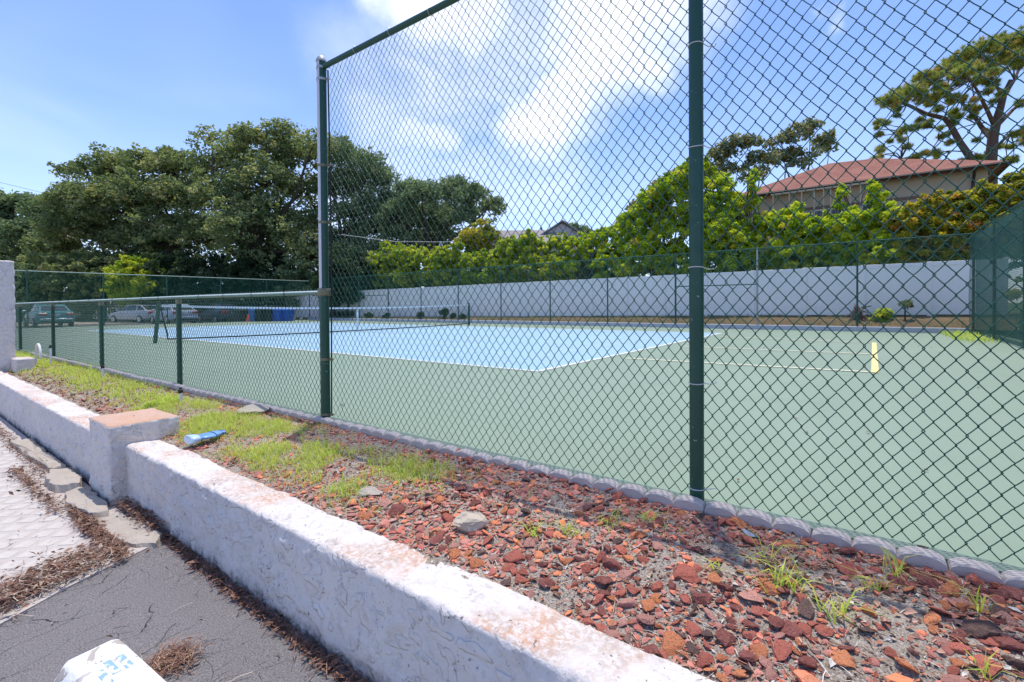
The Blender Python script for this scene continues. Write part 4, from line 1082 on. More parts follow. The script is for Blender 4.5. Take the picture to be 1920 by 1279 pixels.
def wheel_stop():
    t = NT('wheel_stop_paint')
    c = t.mix(t.noise(9, 5, 0.6), (0.70, 0.69, 0.67), (0.82, 0.81, 0.79))
    ch = t.math('MULTIPLY', t.ramp(t.noise(11, 4, 0.6, 0.6), 0.53, 0.56), t.ramp(t.pos(0), 1.47, 1.36))
    c = t.mix(t.math('MULTIPLY', ch, 0.9), c, (0.36, 0.31, 0.27))
    c = t.mix(t.math('MULTIPLY', t.ramp(t.noise(42, 3), 0.66, 0.69), 0.8), c, (0.06, 0.055, 0.05))
    m1 = t.fin(c, 0.8, t.bump(t.noise(60, 5, 0.65), 0.004, 0.7), 0.25)
    T = thing('wheel_stop', 'white painted concrete parking stop with chipped corner and blue marks', 'parking stop', (1.22, -5.2, -0.56), radians(4))
    ys = [(-0.13, 0.0), (-0.125, 0.05), (-0.085, 0.118), (-0.07, 0.128), (0.07, 0.128), (0.088, 0.12), (0.125, 0.05), (0.13, 0.0)]
    V, F = [], []; xs = [-0.05, -0.012, 0.0, 0.018, 0.06, 0.2, 0.6, 1.78, 1.83]; sc = [(1, 0.35), (0.98, 0.80), (0.97, 0.93), (0.98, 0.98), (1, 1.0), (1, 1), (1, 1), (1, 1), (1, 0.3)]
    for x, (a, b) in zip(xs, sc):
        for (yy, zz) in ys: V.append((x, yy * a, zz * b))
    n = len(ys)
    for i in range(len(xs) - 1):
        for k in range(n): F.append((i * n + k, i * n + (k + 1) % n, (i + 1) * n + (k + 1) % n, (i + 1) * n + k))
    F += [tuple(range(n)), tuple(len(V) - 1 - k for k in range(n))]
    F = [f[::-1] for f in F]
    MB().add(V, F).build('body', m1, T, True)
    bl = NT('blue_paint'); bl.fin(bl.mix(bl.ramp(bl.noise(40, 4, 0.6), 0.48, 0.56), (0.24, 0.38, 0.62), (0.66, 0.69, 0.73)), 0.8)
    for j, (x0, y0) in enumerate([(0.155, 0.045), (0.15, 0.005), (0.19, -0.03)]):
        MB().add([(x0, y0 - 0.012, 0.1295), (x0 + 0.11, y0 - 0.014, 0.1295), (x0 + 0.11, y0 + 0.012, 0.1295), (x0, y0 + 0.012, 0.1295)], [(0, 1, 2, 3)]).build('blue_mark', bl.m, T)
wheel_stop()
tw = MB(); gt = random.Random(4)
for i in range(16):
    a = gt.uniform(0, 2 * pi); L_ = gt.uniform(0.04, 0.11); p = Vector((gt.gauss(0, 0.03), gt.gauss(0, 0.025), gt.uniform(0.002, 0.03)))
    d = Vector((cos(a), sin(a), gt.uniform(-0.15, 0.3))); s = Vector((-sin(a), cos(a), 0)) * gt.uniform(-0.03, 0.03)
    tw.tube([p - d * L_ / 2, p + s, p + d * L_ / 2], [0.0016, 0.0014, 0.0008], 5)
o = tw.build('twig_pile', plain('twig', (0.13, 0.08, 0.055), 0.9, 0.3), None, False, (1.39, -4.96, -0.552))
tag(o, 'small tangle of dry brown twigs lying on the asphalt beside the parking stop', 'twigs')
V, F = rock_verts(77, 2); lf = link('acorn_leaf', mesh_np('acorn_leaf', V * 0.018, F), plain('dead_leaf', (0.07, 0.06, 0.03), 0.8), None, tuple(at_z(1731, 1028, 0.012)))
tag(lf, 'small curled dead leaf lying on the green court beside the edging', 'leaf')

# ------------------------------------------------------------------ net
net = thing('tennis_net', 'sagging tennis net with white headband strung across the blue court', 'net', (-11.885, 5.485, 0))
def nety(t): return -6.40 + 12.80 * t
def nettop(t): return 0.955 + 0.115 * (2 * t - 1) ** 2 - 0.02
for s in (-1, 1):
    y0 = s * 6.40
    base = Vector((0, y0 + s * 0.10 if s < 0 else y0, 0)); top = Vector((0, y0, 1.07))
    MB().tube([base - Vector((0, 0, 0.2)), base, top], 0.05, 14).build('net_post', M['post'], net, True)
    MB().lathe([(0.053, 0), (0.053, 0.02), (0.03, 0.035)], 14, tuple(top)).build('post_cap', M['black'], net, True)
hb = MB(); nn_ = 40
for i in range(nn_):
    t0, t1 = i / nn_, (i + 1) / nn_
    for (xx, sgn) in ((-0.012, 1), (0.012, -1)):
        q = [(xx, nety(t0), nettop(t0) - 0.06), (xx, nety(t1), nettop(t1) - 0.06), (xx, nety(t1), nettop(t1)), (xx, nety(t0), nettop(t0))]
        hb.add(q, [(0, 1, 2, 3) if sgn > 0 else (3, 2, 1, 0)])
    hb.add([(-0.012, nety(t0), nettop(t0)), (-0.012, nety(t1), nettop(t1)), (0.012, nety(t1), nettop(t1)), (0.012, nety(t0), nettop(t0))], [(0, 1, 2, 3)])
hb.build('headband', plain('white_canvas', (0.75, 0.75, 0.74), 0.7, 0.06, 8), net)
MB().tube([(0, nety(t), 0.05 + 0.05 * abs(2 * t - 1) ** 3) for t in np.linspace(0.015, 1, 30)], 0.020, 8).build('bottom_band', M['black'], net, True)
MB().tube([(0, -6.36, 1.0), (0, -6.29, 0.6), (0, -6.22, 0.30), (0, -6.2, 0.08)], 0.02, 8).build('side_band', M['black'], net, True)
MB().box((-0.02, -0.03, 0.0), (0.02, 0.03, 0.90)).build('center_strap', plain('white_strap', (0.75, 0.75, 0.74), 0.7, 0.06, 8), net)
mm = MB()
cv = []
for i in range(1, 256):
    t = i / 256; y_ = nety(t); cv.append((y_, 0.06, y_, nettop(t) - 0.06))
Vn, Fn = [], []
def cord(a, b, r=0.0012):
    n = len(Vn); a, b = Vector(a), Vector(b); d = (b - a).normalized(); s = d.cross(Vector((1, 0, 0))) * r; e = Vector((r, 0, 0))
    for p in (a, b): Vn.extend([p + s, p - s * 0.5 + e, p - s * 0.5 - e])
    for k in range(3): Fn.append((n + k, n + (k + 1) % 3, n + 3 + (k + 1) % 3, n + 3 + k))
for (ya, za, yb, zb_) in cv: cord((0, ya, za), (0, yb, zb_))
for j in range(1, 19):
    f = j / 19
    for i in range(8):
        t0, t1 = i / 8, (i + 1) / 8; z0 = 0.06 + (nettop(t0) - 0.12) * f; z1 = 0.06 + (nettop(t1) - 0.12) * f
        cord((0, nety(t0), z0), (0, nety(t1), z1))
stuff(link('netting', mesh_np('netting', np.array([v[:] for v in Vn]), np.array(Fn)), M['black'], net))

# ------------------------------------------------------------------ white vinyl fence beyond
vf = thing('vinyl_fence', 'white vinyl panel fence behind the far chain link fence under the hedge', 'fence', (-12, 16.0, 0.2))
px0, pitch = 7.35, 1.83
for k in range(25):
    x1 = px0 - k * pitch; x0 = x1 - pitch; zm = zb((x0 + x1) / 2); top = 2.13 + ((x0 + x1) / 2 + 30) * 0.0061
    MB().box((x1 - 0.064 + 12, -0.064, zm - 0.6), (x1 + 0.064 + 12, 0.064, top - 0.2 + 0.02), 0.008).build('post', M['vinyl'], vf)
    MB().box((x0 + 0.064 + 12, -0.02, zm - 0.13), (x1 - 0.064 + 12, 0.02, top - 0.33)).build('panel', M['vinyl'], vf)
    MB().box((x0 + 0.064 + 12, -0.035, top - 0.33), (x1 - 0.064 + 12, 0.035, top - 0.2), 0.006).build('rail', M['vinyl'], vf)
    MB().box((x0 + 0.064 + 12, -0.032, zm - 0.20), (x1 - 0.064 + 12, 0.032, zm - 0.131), 0.006).build('rail', M['vinyl'], vf)

# ------------------------------------------------------------------ foliage
def leaf_quads(C, N_, size, tint, g, elong=1.6):
    "diamond leaves centred on C with normals about N_"
    n = len(C); r = g.normal(0, 1, (n, 3)); nn = N_ + 0.75 * r; nn /= np.linalg.norm(nn, axis=1)[:, None] + 1e-9
    q = g.normal(0, 1, (n, 3)); a = np.cross(nn, q); a /= np.linalg.norm(a, axis=1)[:, None] + 1e-9; b = np.cross(nn, a)
    A = a * (size * elong * 0.5)[:, None]; B = b * (size * 0.5)[:, None]; D_ = nn * (size * 0.12)[:, None]
    V = np.stack([C - A - D_, C - B + D_, C + A - D_, C + B + D_], 1).reshape(-1, 3)
    return V, np.arange(4 * n).reshape(-1, 4), np.repeat(tint, 4)
def crown_points(lobes, n_puffs, leaves, puff_r, g, flat=0.75, shell=0.55, outl=0.3):
    "lobes: (x,y,z,r). Leaves in puffs near each lobe's surface, upper side favoured"
    L_ = np.array(lobes); w = np.maximum(L_[:, 3], 0.3) ** 2 if L_[:, 3].max() < 1.6 else L_[:, 3] ** 2; idx = g.choice(len(L_), n_puffs, p=w / w.sum())
    d = g.normal(0, 1, (n_puffs, 3)); d[:, 2] = np.where(g.uniform(0, 1, n_puffs) < 0.65, np.abs(d[:, 2]), d[:, 2]); d /= np.linalg.norm(d, axis=1)[:, None]
    rr_ = L_[idx, 3] * g.uniform(shell, 1.0, n_puffs)
    pc = L_[idx, :3] + d * rr_[:, None] * np.array([1, 1, flat])
    pr = puff_r * g.uniform(0.55, 1.35, n_puffs) * np.clip(L_[idx, 3] / (1.3 * puff_r), 0.32, 1.0); pt_ = np.clip(g.normal(0.45, 0.22, n_puffs), 0, 1)
    far = g.uniform(0, 1, n_puffs) < outl
    pc = np.where(far[:, None], L_[idx, :3] + d * (L_[idx, 3] * g.uniform(1.0, 1.32, n_puffs))[:, None] * np.array([1, 1, flat]), pc); pr = np.where(far, pr * 0.55, pr)
    k = g.poisson(leaves * (pr / puff_r) ** 2); ii = np.repeat(np.arange(n_puffs), k); n = len(ii)
    e = g.normal(0, 1, (n, 3)); e /= np.linalg.norm(e, axis=1)[:, None]; rad = g.uniform(0.35, 1.0, n) ** 0.7
    C = pc[ii] + e * (pr[ii] * rad)[:, None] * np.array([1, 1, 0.7])
    Nn = e * 0.5 + np.array([0, 0, 0.7])
    return C, Nn, np.clip(pt_[ii] + g.normal(0, 0.13, n), 0, 1), pc
def limb_path(a, b, g, sag=0.12, n=6):
    a, b = np.array(a), np.array(b); L_ = np.linalg.norm(b - a); pts = []
    o1 = g.normal(0, L_ * sag * 0.5, 3)
    for t in np.linspace(0, 1, n):
        p = a + (b - a) * np.array([t, t, t ** 0.75]) + o1 * sin(pi * t) + (g.normal(0, L_ * 0.015, 3) if 0 < t < 1 else 0)
        pts.append(p)
    return pts
def tree(name, label, cat, lobes, base, trunk_r, fork_z, mat, n_puffs, leaves, puff_r, leaf, seed, bark='bark', group=None, flat=0.8, shell=0.6, elong=1.7, twigs=140, outl=0.3):
    g = np.random.default_rng(seed); base = np.array(base, float)
    T = thing(name, label, cat, tuple(base), 0, group)
    C, Nn, tint, pc = crown_points(lobes, n_puffs, leaves, puff_r, g, flat, shell, outl)
    V, F, tt = leaf_quads(C, Nn, leaf * g.uniform(0.6, 1.4, len(C)), tint, g, elong)
    link('crown', mesh_np('crown', V - base, F, False, {'tint': tt}), M[mat], T)
    fork = base + np.array([g.normal(0, 0.2), g.normal(0, 0.2), fork_z])
    MB().tube([base - np.array([0, 0, 0.5]) - base, base * 0 + np.array([0, 0, 0.4]), (fork - base)], [trunk_r * 1.35, trunk_r, trunk_r * 0.8], 9).build('trunk', M[bark], T, True)
    for (lx, ly, lz, lr) in lobes:
        tgt = np.array([lx, ly, lz]) + np.array([0, 0, lr * 0.2])
        p = limb_path(fork, tgt, g); r0 = trunk_r * g.uniform(0.34, 0.5)
        MB().tube([q - base for q in p], [r0 * (1 - 0.8 * i / (len(p) - 1)) for i in range(len(p))], 6).build('limb', M[bark], T, True)
    if twigs:
        m = MB(); Lc = np.array(lobes)
        for i in g.choice(len(pc), min(twigs, len(pc)), replace=False):
            j = np.argmin(((Lc[:, :3] - pc[i]) ** 2).sum(1)); p = limb_path(Lc[j, :3], pc[i], g, 0.2, 4)
            m.tube([q - base for q in p], [trunk_r * 0.13, trunk_r * 0.1, trunk_r * 0.07, trunk_r * 0.03], 4, False)
        m.build('twigs', M[bark], T)['kind'] = 'stuff'
    return T
def lobes_px(lst, depth, g, spread=2.5):
    out = []
    for (x, y, r) in lst:
        t = depth + g.uniform(-spread, spread); p = at(x, y, t); out.append((p.x, p.y, p.z, r * t / FPX))
    return out
gl = np.random.default_rng(5)
def base_px(px, depth, z=-0.2):
    p = at(px, 590, depth); return (p.x, p.y, z)
OAKS = 'big oaks behind the parked cars'
tree('oak_tree', 'broad dark oak tree left of the tallest oak with a low spreading crown', 'tree',
     lobes_px([(165, 330, 42), (215, 320, 45), (275, 318, 40), (325, 320, 45), (150, 385, 50), (215, 390, 62), (290, 385, 70), (350, 375, 55), (120, 430, 42), (185, 450, 60), (260, 455, 62), (330, 455, 70), (100, 470, 40)], 47, gl),
     base_px(320, 47), 0.65, 4.0, 'oak', 1000, 60, 0.9, 0.20, 1, group=OAKS)
tree('oak_tree', 'tallest oak tree with an open rounded crown left of the corner post', 'tree',
     lobes_px([(395, 268, 30), (400, 320, 42), (450, 305, 45), (465, 262, 30), (520, 258, 36), (545, 300, 48), (590, 270, 28), (430, 380, 62), (500, 350, 58), (575, 365, 55), (470, 440, 75), (550, 440, 70), (400, 450, 60), (585, 480, 45)], 43, gl),
     base_px(475, 43), 0.62, 4.5, 'oak', 1000, 50, 0.85, 0.185, 2, group=OAKS)
tree('oak_tree', 'low grey green oak at the far left edge above the white pillar', 'tree',
     lobes_px([(10, 395, 35), (45, 390, 32), (85, 400, 34), (10, 440, 45), (60, 450, 48), (-40, 430, 50), (20, 500, 48), (85, 495, 42), (-60, 500, 50)], 52, gl),
     base_px(30, 52), 0.5, 4.0, 'oak_green', 460, 95, 1.05, 0.23, 3, group=OAKS)
tree('oak_tree', 'grey green oak just right of the corner post seen through the mesh', 'tree',
     lobes_px([(625, 290, 35), (655, 300, 36), (690, 310, 30), (640, 345, 36), (700, 350, 40), (725, 335, 26), (680, 395, 36), (640, 400, 24), (735, 385, 30), (620, 440, 22), (625, 480, 40)], 44, gl),
     base_px(650, 44), 0.5, 6.5, 'oak_green', 520, 54, 0.75, 0.165, 4, group=OAKS)
tree('oak_tree', 'dark spreading oak behind the lime coloured hedge with a flat topped crown', 'tree',
     lobes_px([(770, 355, 22), (790, 375, 36), (850, 365, 38), (885, 372, 30), (915, 395, 26), (745, 410, 36), (800, 420, 48), (860, 410, 36), (700, 440, 40), (750, 460, 40), (925, 380, 14), (680, 470, 36), (820, 450, 30)], 42, gl),
     base_px(805, 42), 0.5, 4.6, 'oak_green', 620, 70, 0.72, 0.165, 5, group=OAKS)
# understorey behind the end fence
for i, (px, py, r, t, mt, lab) in enumerate([
        (55, 545, 42, 44, 'oak_green', 'dark rounded bush behind the end fence at the far left'), (130, 520, 45, 43, 'oak', 'dark bush left of the pale sunlit bush under the oaks'),
        (195, 515, 38, 44, 'oak', 'olive bush under the left oak'), (255, 525, 34, 41, 'lime', 'pale sunlit bush under the gap between the oaks'),
        (330, 530, 52, 42, 'dark_shrub', 'very dark bush in front of the oak trunks'), (410, 530, 50, 42, 'dark_shrub', 'dark bush right of the very dark one before the oak trunks'),
        (490, 530, 52, 42, 'dark_shrub', 'dark wide bush behind the bins'), (570, 525, 50, 42, 'oak_green', 'dark bush beside the corner post behind the end fence'),
        (648, 512, 42, 36, 'dark_shrub', 'dark bush left of the lime hedge'), (290, 470, 34, 48, 'oak', 'olive crown deep under the left oak')]):
    p = at(px, py - 6, t); rr_ = 1.22 * r * t / FPX
    tree('bush', lab, 'bush', [(p.x, p.y, p.z, rr_), (p.x - 0.5 * rr_, p.y, p.z - 0.6 * rr_, rr_ * 0.8), (p.x + 0.6 * rr_, p.y + 0.4, p.z - 0.5 * rr_, rr_ * 0.8), (p.x + 0.1, p.y + 0.5, max(0.5, p.z - 1.2 * rr_), rr_ * 0.9)], (p.x, p.y, -0.2), 0.12, max(0.6, p.z - rr_), mt, 260, 85, 0.55, 0.17, 40 + i, group='bushes under the oaks', twigs=0)
# hedge beyond the white fence
HEDGE = 'hedge shrubs above the white fence'
def hedge(lab, pts, y, mat, n_puffs, leaves, puff_r, leaf, seed, flat=1.0, elong=2.6):
    n_puffs = int(n_puffs * 3.4); puff_r *= 0.58; leaves = int(leaves * 0.58); leaf *= 0.82; spikes = 7 if mat == 'podo' else (4 if mat == 'amber' else 3)
    L_ = []
    for (px, py, r) in pts:
        p = at_y(px, py, y + gl.uniform(-0.35, 0.35)); L_.append((p.x, p.y, p.z, r * ((p - CAM).dot(FW)) / FPX))
    xs = [l[0] for l in L_]; bx = sum(xs) / len(xs); x0, x1 = min(xs), max(xs)
    for k in range(5): L_.append((x0 + (x1 - x0) * k / 4, y + gl.uniform(0.2, 0.6), 2.45 + 0.9 * (k % 2) + gl.uniform(-0.15, 0.15), 0.66))
    tops = sorted(L_, key=lambda l: -(l[2] + l[3]))[:8]
    for k in range(spikes):
        b = tops[k % len(tops)]; bx_, by_ = b[0] + gl.uniform(-0.7, 0.7) * b[3], b[1] + gl.uniform(-0.3, 0.3)
        z0 = b[2] + b[3] * 0.70; hs = gl.uniform(0.12, 0.42)
        for j in range(4): L_.append((bx_ + gl.normal(0, 0.02), by_, z0 + hs * j / 3, 0.13 * (1 - 0.22 * j)))
    return tree('hedge_shrub', lab, 'shrub', L_, (bx, y, zb(bx) - 0.1), 0.09, 1.2, mat, n_puffs, leaves, puff_r, leaf, seed, group=HEDGE, flat=flat, shell=0.45, elong=elong, twigs=0, outl=0.22)
hedge('yellow green shrub at the left end of the hedge', [(715, 500, 26), (740, 490, 28), (770, 488, 25), (725, 530, 24), (765, 525, 28), (745, 470, 10), (721, 462, 8)], 17.0, 'lime', 200, 110, 0.42, 0.115, 61)
hedge('lime shrub second from the left end of the hedge', [(800, 492, 26), (830, 490, 26), (815, 525, 28), (845, 520, 26), (858, 468, 12), (850, 490, 20)], 17.0, 'lime', 190, 110, 0.40, 0.115, 62)
hedge('sunlit lime shrub below the small grey house', [(880, 500, 24), (905, 495, 24), (935, 490, 26), (890, 530, 24), (925, 525, 26), (960, 470, 22), (950, 505, 26)], 17.0, 'lime', 200, 110, 0.38, 0.11, 63)
hedge('bright green shrub between the lime shrubs and the grey roofs', [(975, 475, 28), (1000, 470, 26), (1040, 468, 24), (1000, 505, 30), (1045, 505, 30), (990, 450, 14)], 17.1, 'lime', 200, 110, 0.36, 0.105, 64)
hedge('green shrub left of the tall spiky shrub', [(1080, 470, 26), (1110, 462, 26), (1140, 452, 26), (1085, 505, 30), (1135, 500, 34), (1165, 440, 24)], 17.2, 'podo', 210, 115, 0.34, 0.10, 65)
hedge('tall spiky green shrub rising beside the near line post', [(1190, 420, 30), (1225, 385, 30), (1260, 365, 34), (1285, 340, 28), (1200, 470, 40), (1260, 440, 46), (1245, 500, 34), (1300, 400, 40), (1180, 510, 28)], 17.2, 'podo', 330, 115, 0.36, 0.10, 66)
hedge('tallest green shrub with pointed tips right of the near line post', [(1305, 325, 16), (1345, 345, 24), (1330, 320, 10), (1350, 385, 40), (1378, 405, 30), (1340, 440, 46), (1400, 455, 40), (1412, 335, 7), (1413, 355, 8), (1414, 380, 11), (1330, 495, 34), (1390, 500, 34), (1435, 425, 26)], 17.2, 'podo', 360, 115, 0.34, 0.10, 67)
hedge('green and amber shrub in front of the house wall', [(1475, 430, 32), (1510, 435, 32), (1480, 480, 38), (1530, 480, 38), (1490, 400, 16), (1545, 430, 26)], 17.2, 'podo', 230, 115, 0.32, 0.095, 68)
hedge('amber shrub with upright tips below the red roof', [(1590, 430, 32), (1625, 420, 28), (1580, 475, 38), (1640, 470, 38), (1645, 380, 18), (1640, 355, 9), (1575, 365, 9), (1665, 405, 24), (1577, 395, 14)], 17.1, 'podo', 250, 115, 0.30, 0.09, 69)
hedge('amber olive shrub below the right end of the red roof', [(1700, 430, 34), (1740, 410, 32), (1700, 470, 36), (1760, 460, 36), (1720, 395, 20), (1780, 390, 24)], 17.1, 'amber', 240, 115, 0.28, 0.085, 70)
hedge('amber hedge shrub rising behind the windscreen corner', [(1810, 390, 34), (1850, 380, 30), (1800, 435, 36), (1850, 430, 38), (1890, 370, 30), (1920, 355, 32), (1890, 420, 40), (1940, 400, 44)], 17.0, 'amber', 330, 115, 0.28, 0.085, 71)
for i, (bx_, by_, bz_, mt_, lab) in enumerate([(8.6, 11.0, 0.9, 'podo', 'green shrub seen dimly through the windscreen'), (8.3, 13.6, 1.1, 'amber', 'amber shrub seen through the windscreen near its far corner'), (9.0, 8.2, 1.0, 'oak_green', 'dark shrub behind the windscreen at the right edge')]):
    tree('bush', lab, 'bush', [(bx_, by_, bz_, 0.9), (bx_ + 0.3, by_ + 0.9, bz_ * 0.8, 0.7), (bx_ - 0.2, by_ - 0.8, bz_ * 0.8, 0.7), (bx_, by_, 0.3, 0.8)], (bx_, by_, -0.2), 0.06, 0.4, mt_, 130, 60, 0.3, 0.11, 300 + i, group='shrubs behind the windscreen', twigs=0)
# small trees behind the house and the hedge
tree('small_tree', 'olive young tree behind the house at the left end of the red roof', 'tree', lobes_px([(1350, 290, 22), (1385, 272, 22), (1410, 268, 18), (1340, 325, 24), (1385, 320, 26), (1425, 300, 22), (1415, 330, 20)], 40, gl, 1), base_px(1390, 40), 0.22, 5.5, 'brownish', 120, 42, 0.5, 0.17, 81, twigs=60, group='small trees behind the house')
tree('small_tree', 'rounded olive tree behind the middle of the red roof', 'tree', lobes_px([(1465, 270, 20), (1495, 250, 20), (1520, 245, 22), (1545, 268, 20), (1470, 300, 24), (1510, 295, 26), (1440, 305, 16), (1555, 280, 12)], 42, gl, 1), base_px(1500, 42), 0.22, 6.0, 'brownish', 140, 42, 0.5, 0.17, 82, twigs=60, group='small trees behind the house')
tree('small_tree', 'dull brown green tree behind the tall spiky shrub', 'tree', lobes_px([(1200, 395, 24), (1240, 360, 22), (1270, 345, 22), (1180, 420, 18), (1225, 420, 30)], 27, gl, 1), base_px(1230, 27), 0.16, 3.5, 'brownish', 120, 60, 0.45, 0.15, 83, twigs=30)
tree('small_tree', 'yellow olive tree beside the grey roofs above the hedge', 'tree', lobes_px([(905, 430, 18), (885, 450, 22), (920, 455, 20), (900, 480, 26)], 33, gl, 0.5), base_px(900, 33), 0.14, 3.0, 'amber', 90, 80, 0.45, 0.14, 84, twigs=0)
tree('small_tree', 'thin dark tree top behind the grey roofs', 'tree', lobes_px([(1075, 432, 14), (1095, 440, 14), (1055, 438, 10), (1105, 450, 14)], 50, gl, 0.5), base_px(1080, 50), 0.2, 6.0, 'oak_green', 45, 50, 0.55, 0.2, 85, twigs=30)
# pine
def pine():
    g = np.random.default_rng(12); t0 = 34.0
    base = np.array(at(1855, 600, t0)); base[2] = -0.2
    T = thing('pine_tree', 'large pine with a flat umbrella crown rising behind the right end of the house', 'tree', tuple(base))
    def P(px, py, dz=0.0): return np.array(at(px, py, t0 + dz))
    trunk = [base, base + np.array([0.05, 0, 4.0]), P(1858, 300), P(1862, 255), P(1872, 215, -0.4), P(1882, 180, -0.6), P(1895, 150, -0.8)]
    MB().tube([p - base for p in trunk], [0.50, 0.42, 0.34, 0.30, 0.24, 0.18, 0.12], 10).build('trunk', M['pine_bark'], T, True)
    limbs = [([P(1822, 300), P(1800, 268, .5), P(1782, 235, 1), P(1770, 222, 1.2), P(1735, 213, 1.4), P(1700, 196, 1.6), P(1672, 188, 1.8)], 0.24), ([P(1858, 315), P(1838, 304, .2), P(1822, 300)], 0.28),
             ([P(1860, 262), P(1840, 238, 1), P(1825, 215, 1.5), P(1800, 190, 2), P(1775, 170, 2.2)], 0.18), ([P(1866, 240), P(1850, 205, -1), P(1832, 170, -1.5), P(1820, 150, -2)], 0.15),
             ([P(1880, 185, -.5), P(1868, 160, -1.2), P(1845, 125, -1.6)], 0.12), ([P(1880, 185, -.5), P(1902, 150, .5), P(1915, 120, 1), P(1930, 90, 1)], 0.13), ([P(1866, 240), P(1900, 205, 1), P(1940, 180, 2), P(1990, 160, 2)], 0.14),
             ([P(1858, 285), P(1895, 250, 1), P(1925, 245, 2), P(1960, 235, 2)], 0.10), ([P(1782, 235, 1), P(1750, 240, 1.5), P(1715, 238, 2), P(1685, 246, 2.2)], 0.07), ([P(1850, 230), P(1830, 232, .5), P(1800, 240, .5), P(1760, 262, .5)], 0.05),
             ([P(1825, 285), P(1780, 283, 1), P(1730, 290, 1.5), P(1690, 297, 2)], 0.05), ([P(1800, 190, 2), P(1780, 198, 2), P(1750, 183, 2)], 0.06)]
    for pts, r in limbs:
        MB().tube([p - base for p in pts], [r * (1 - 0.65 * i / (len(pts) - 1)) for i in range(len(pts))], 7).build('limb', M['pine_bark'], T, True)
    cl = [(1668, 188, 16), (1690, 176, 20), (1715, 172, 20), (1735, 185, 14), (1730, 145, 14), (1750, 150, 16), (1770, 132, 18), (1765, 165, 12), (1745, 195, 10), (1790, 115, 20), (1800, 140, 16), (1820, 100, 22), (1815, 130, 18), (1845, 90, 22), (1850, 120, 20), (1870, 80, 20), (1880, 105, 22),
          (1900, 80, 24), (1920, 70, 28), (1905, 110, 20), (1940, 100, 30), (1960, 60, 36), (1990, 90, 40), (1835, 150, 12), (1790, 185, 10), (1770, 180, 9), (1865, 190, 8), (1650, 228, 8), (1660, 232, 7), (1695, 243, 10), (1715, 240, 8), (1690, 262, 7), (1800, 218, 7), (1815, 202, 6), (1650, 280, 9), (1640, 300, 8), (1755, 288, 8), (1720, 293, 6),
          (1910, 250, 10), (1918, 195, 10), (1925, 265, 12), (1945, 235, 20), (1980, 170, 30), (1875, 275, 6), (1888, 300, 7), (1830, 262, 5), (1860, 305, 5), (1900, 300, 8), (1780, 268, 6)]
    gp = np.random.default_rng(77); extra = []
    for pts, _ in limbs:
        for i in range(len(pts) // 2, len(pts)):
            for _k in range(3):
                q = pts[i] + gp.normal(0, 0.75, 3) * np.array([1, 1, 0.5]); extra.append((q, gp.uniform(0.2, 0.42)))
    Vs, Ts, n_tw = [], [], 0; tw = MB(); ends = np.array([p for pts, _ in limbs for p in pts])
    for (c, R) in [(P(px, py, g.uniform(-1.5, 2.0)), 1.25 * r * t0 / FPX) for (px, py, r) in cl] + extra:
        nt = max(7, int(28 * R / 0.45 * (1 if R < 0.5 else 1.7)))
        j = np.argmin(((ends - c) ** 2).sum(1)); tw.tube([q - base for q in limb_path(ends[j], c, g, 0.15, 4)], [0.05, 0.04, 0.03, 0.015], 4, False)
        for _ in range(nt):
            e = g.normal(0, 1, 3); e /= np.linalg.norm(e); cc = c + e * R * np.array([1, 1, 0.6]) * g.uniform(0.2, 1.0); tint = np.clip(g.normal(0.5, 0.25), 0, 1)
            if g.uniform() < 0.4: tw.tube([c - base, cc - base], [0.02, 0.01], 3, False)
            k = 46; d = g.normal(0, 1, (k, 3)); d[:, 2] += 0.45; d /= np.linalg.norm(d, axis=1)[:, None]; s = np.cross(d, g.normal(0, 1, (k, 3))); s /= np.linalg.norm(s, axis=1)[:, None]
            L_ = g.uniform(0.16, 0.34, k)[:, None]; w = 0.017
            Vs.append(np.stack([cc + d * 0.02 - s * w, cc + d * 0.02 + s * w, cc + d * L_], 1).reshape(-1, 3)); Ts.append(np.full(3 * k, tint) + np.repeat(g.normal(0, 0.08, k), 3))
    V = np.concatenate(Vs); link('crown', mesh_np('crown', V - base, np.arange(len(V)).reshape(-1, 3), False, {'tint': np.clip(np.concatenate(Ts), 0, 1)}), M['pine'], T)
    tw.build('twigs', M['pine_bark'], T)['kind'] = 'stuff'
pine()
# bank plants and the dark potted shrubs along the far kerb
def small_plant(lab, px, py, rpx, y, mat, seed, n=26, leaf=0.09, grp=None):
    py += 2; p = at_y(px, py, y); r = 0.85 * rpx * ((p - CAM).dot(FW)) / FPX
    return tree('small_shrub', lab, 'shrub', [(p.x, p.y, p.z, r), (p.x + 0.3 * r, p.y, p.z + 0.5 * r, r * 0.6)], (p.x, p.y, max(0.1, p.z - 1.3 * r)), 0.02, 0.1, mat, n, 45, r * 0.5, leaf, seed, group=grp, twigs=0)
for i, (px, py, r, lab) in enumerate([(692, 592, 8, 'dark low shrub first of the row before the white fence'), (726, 592, 7, 'small dark shrub second in the row by the far kerb'), (788, 591, 8, 'dark round shrub in the middle of the far kerb row'),
                                      (832, 586, 10, 'tallest dark shrub in the row by the far kerb'), (850, 592, 6, 'smallest dark shrub right of the tallest one by the kerb'), (866, 595, 8, 'dark shrub beside the far net post')]):
    small_plant(lab, px, py, r, 15.0, 'dark_shrub', 140 + i, 22, 0.09, 'dark shrubs along the far kerb')
small_plant('leafy green shrub on the bank before the white fence at right', 1655, 592, 18, 15.2, 'podo', 151, 26, 0.07)
small_plant('upright pale green sapling on the bank right of the leafy shrub', 1697, 572, 11, 15.2, 'brownish', 152, 20, 0.06)
p = at_y(1607, 588, 15.2); gs = np.random.default_rng(9)
st = thing('stump', 'dead reddish brown palm stump on the bank before the white fence', 'stump', (p.x, p.y, 0.25))
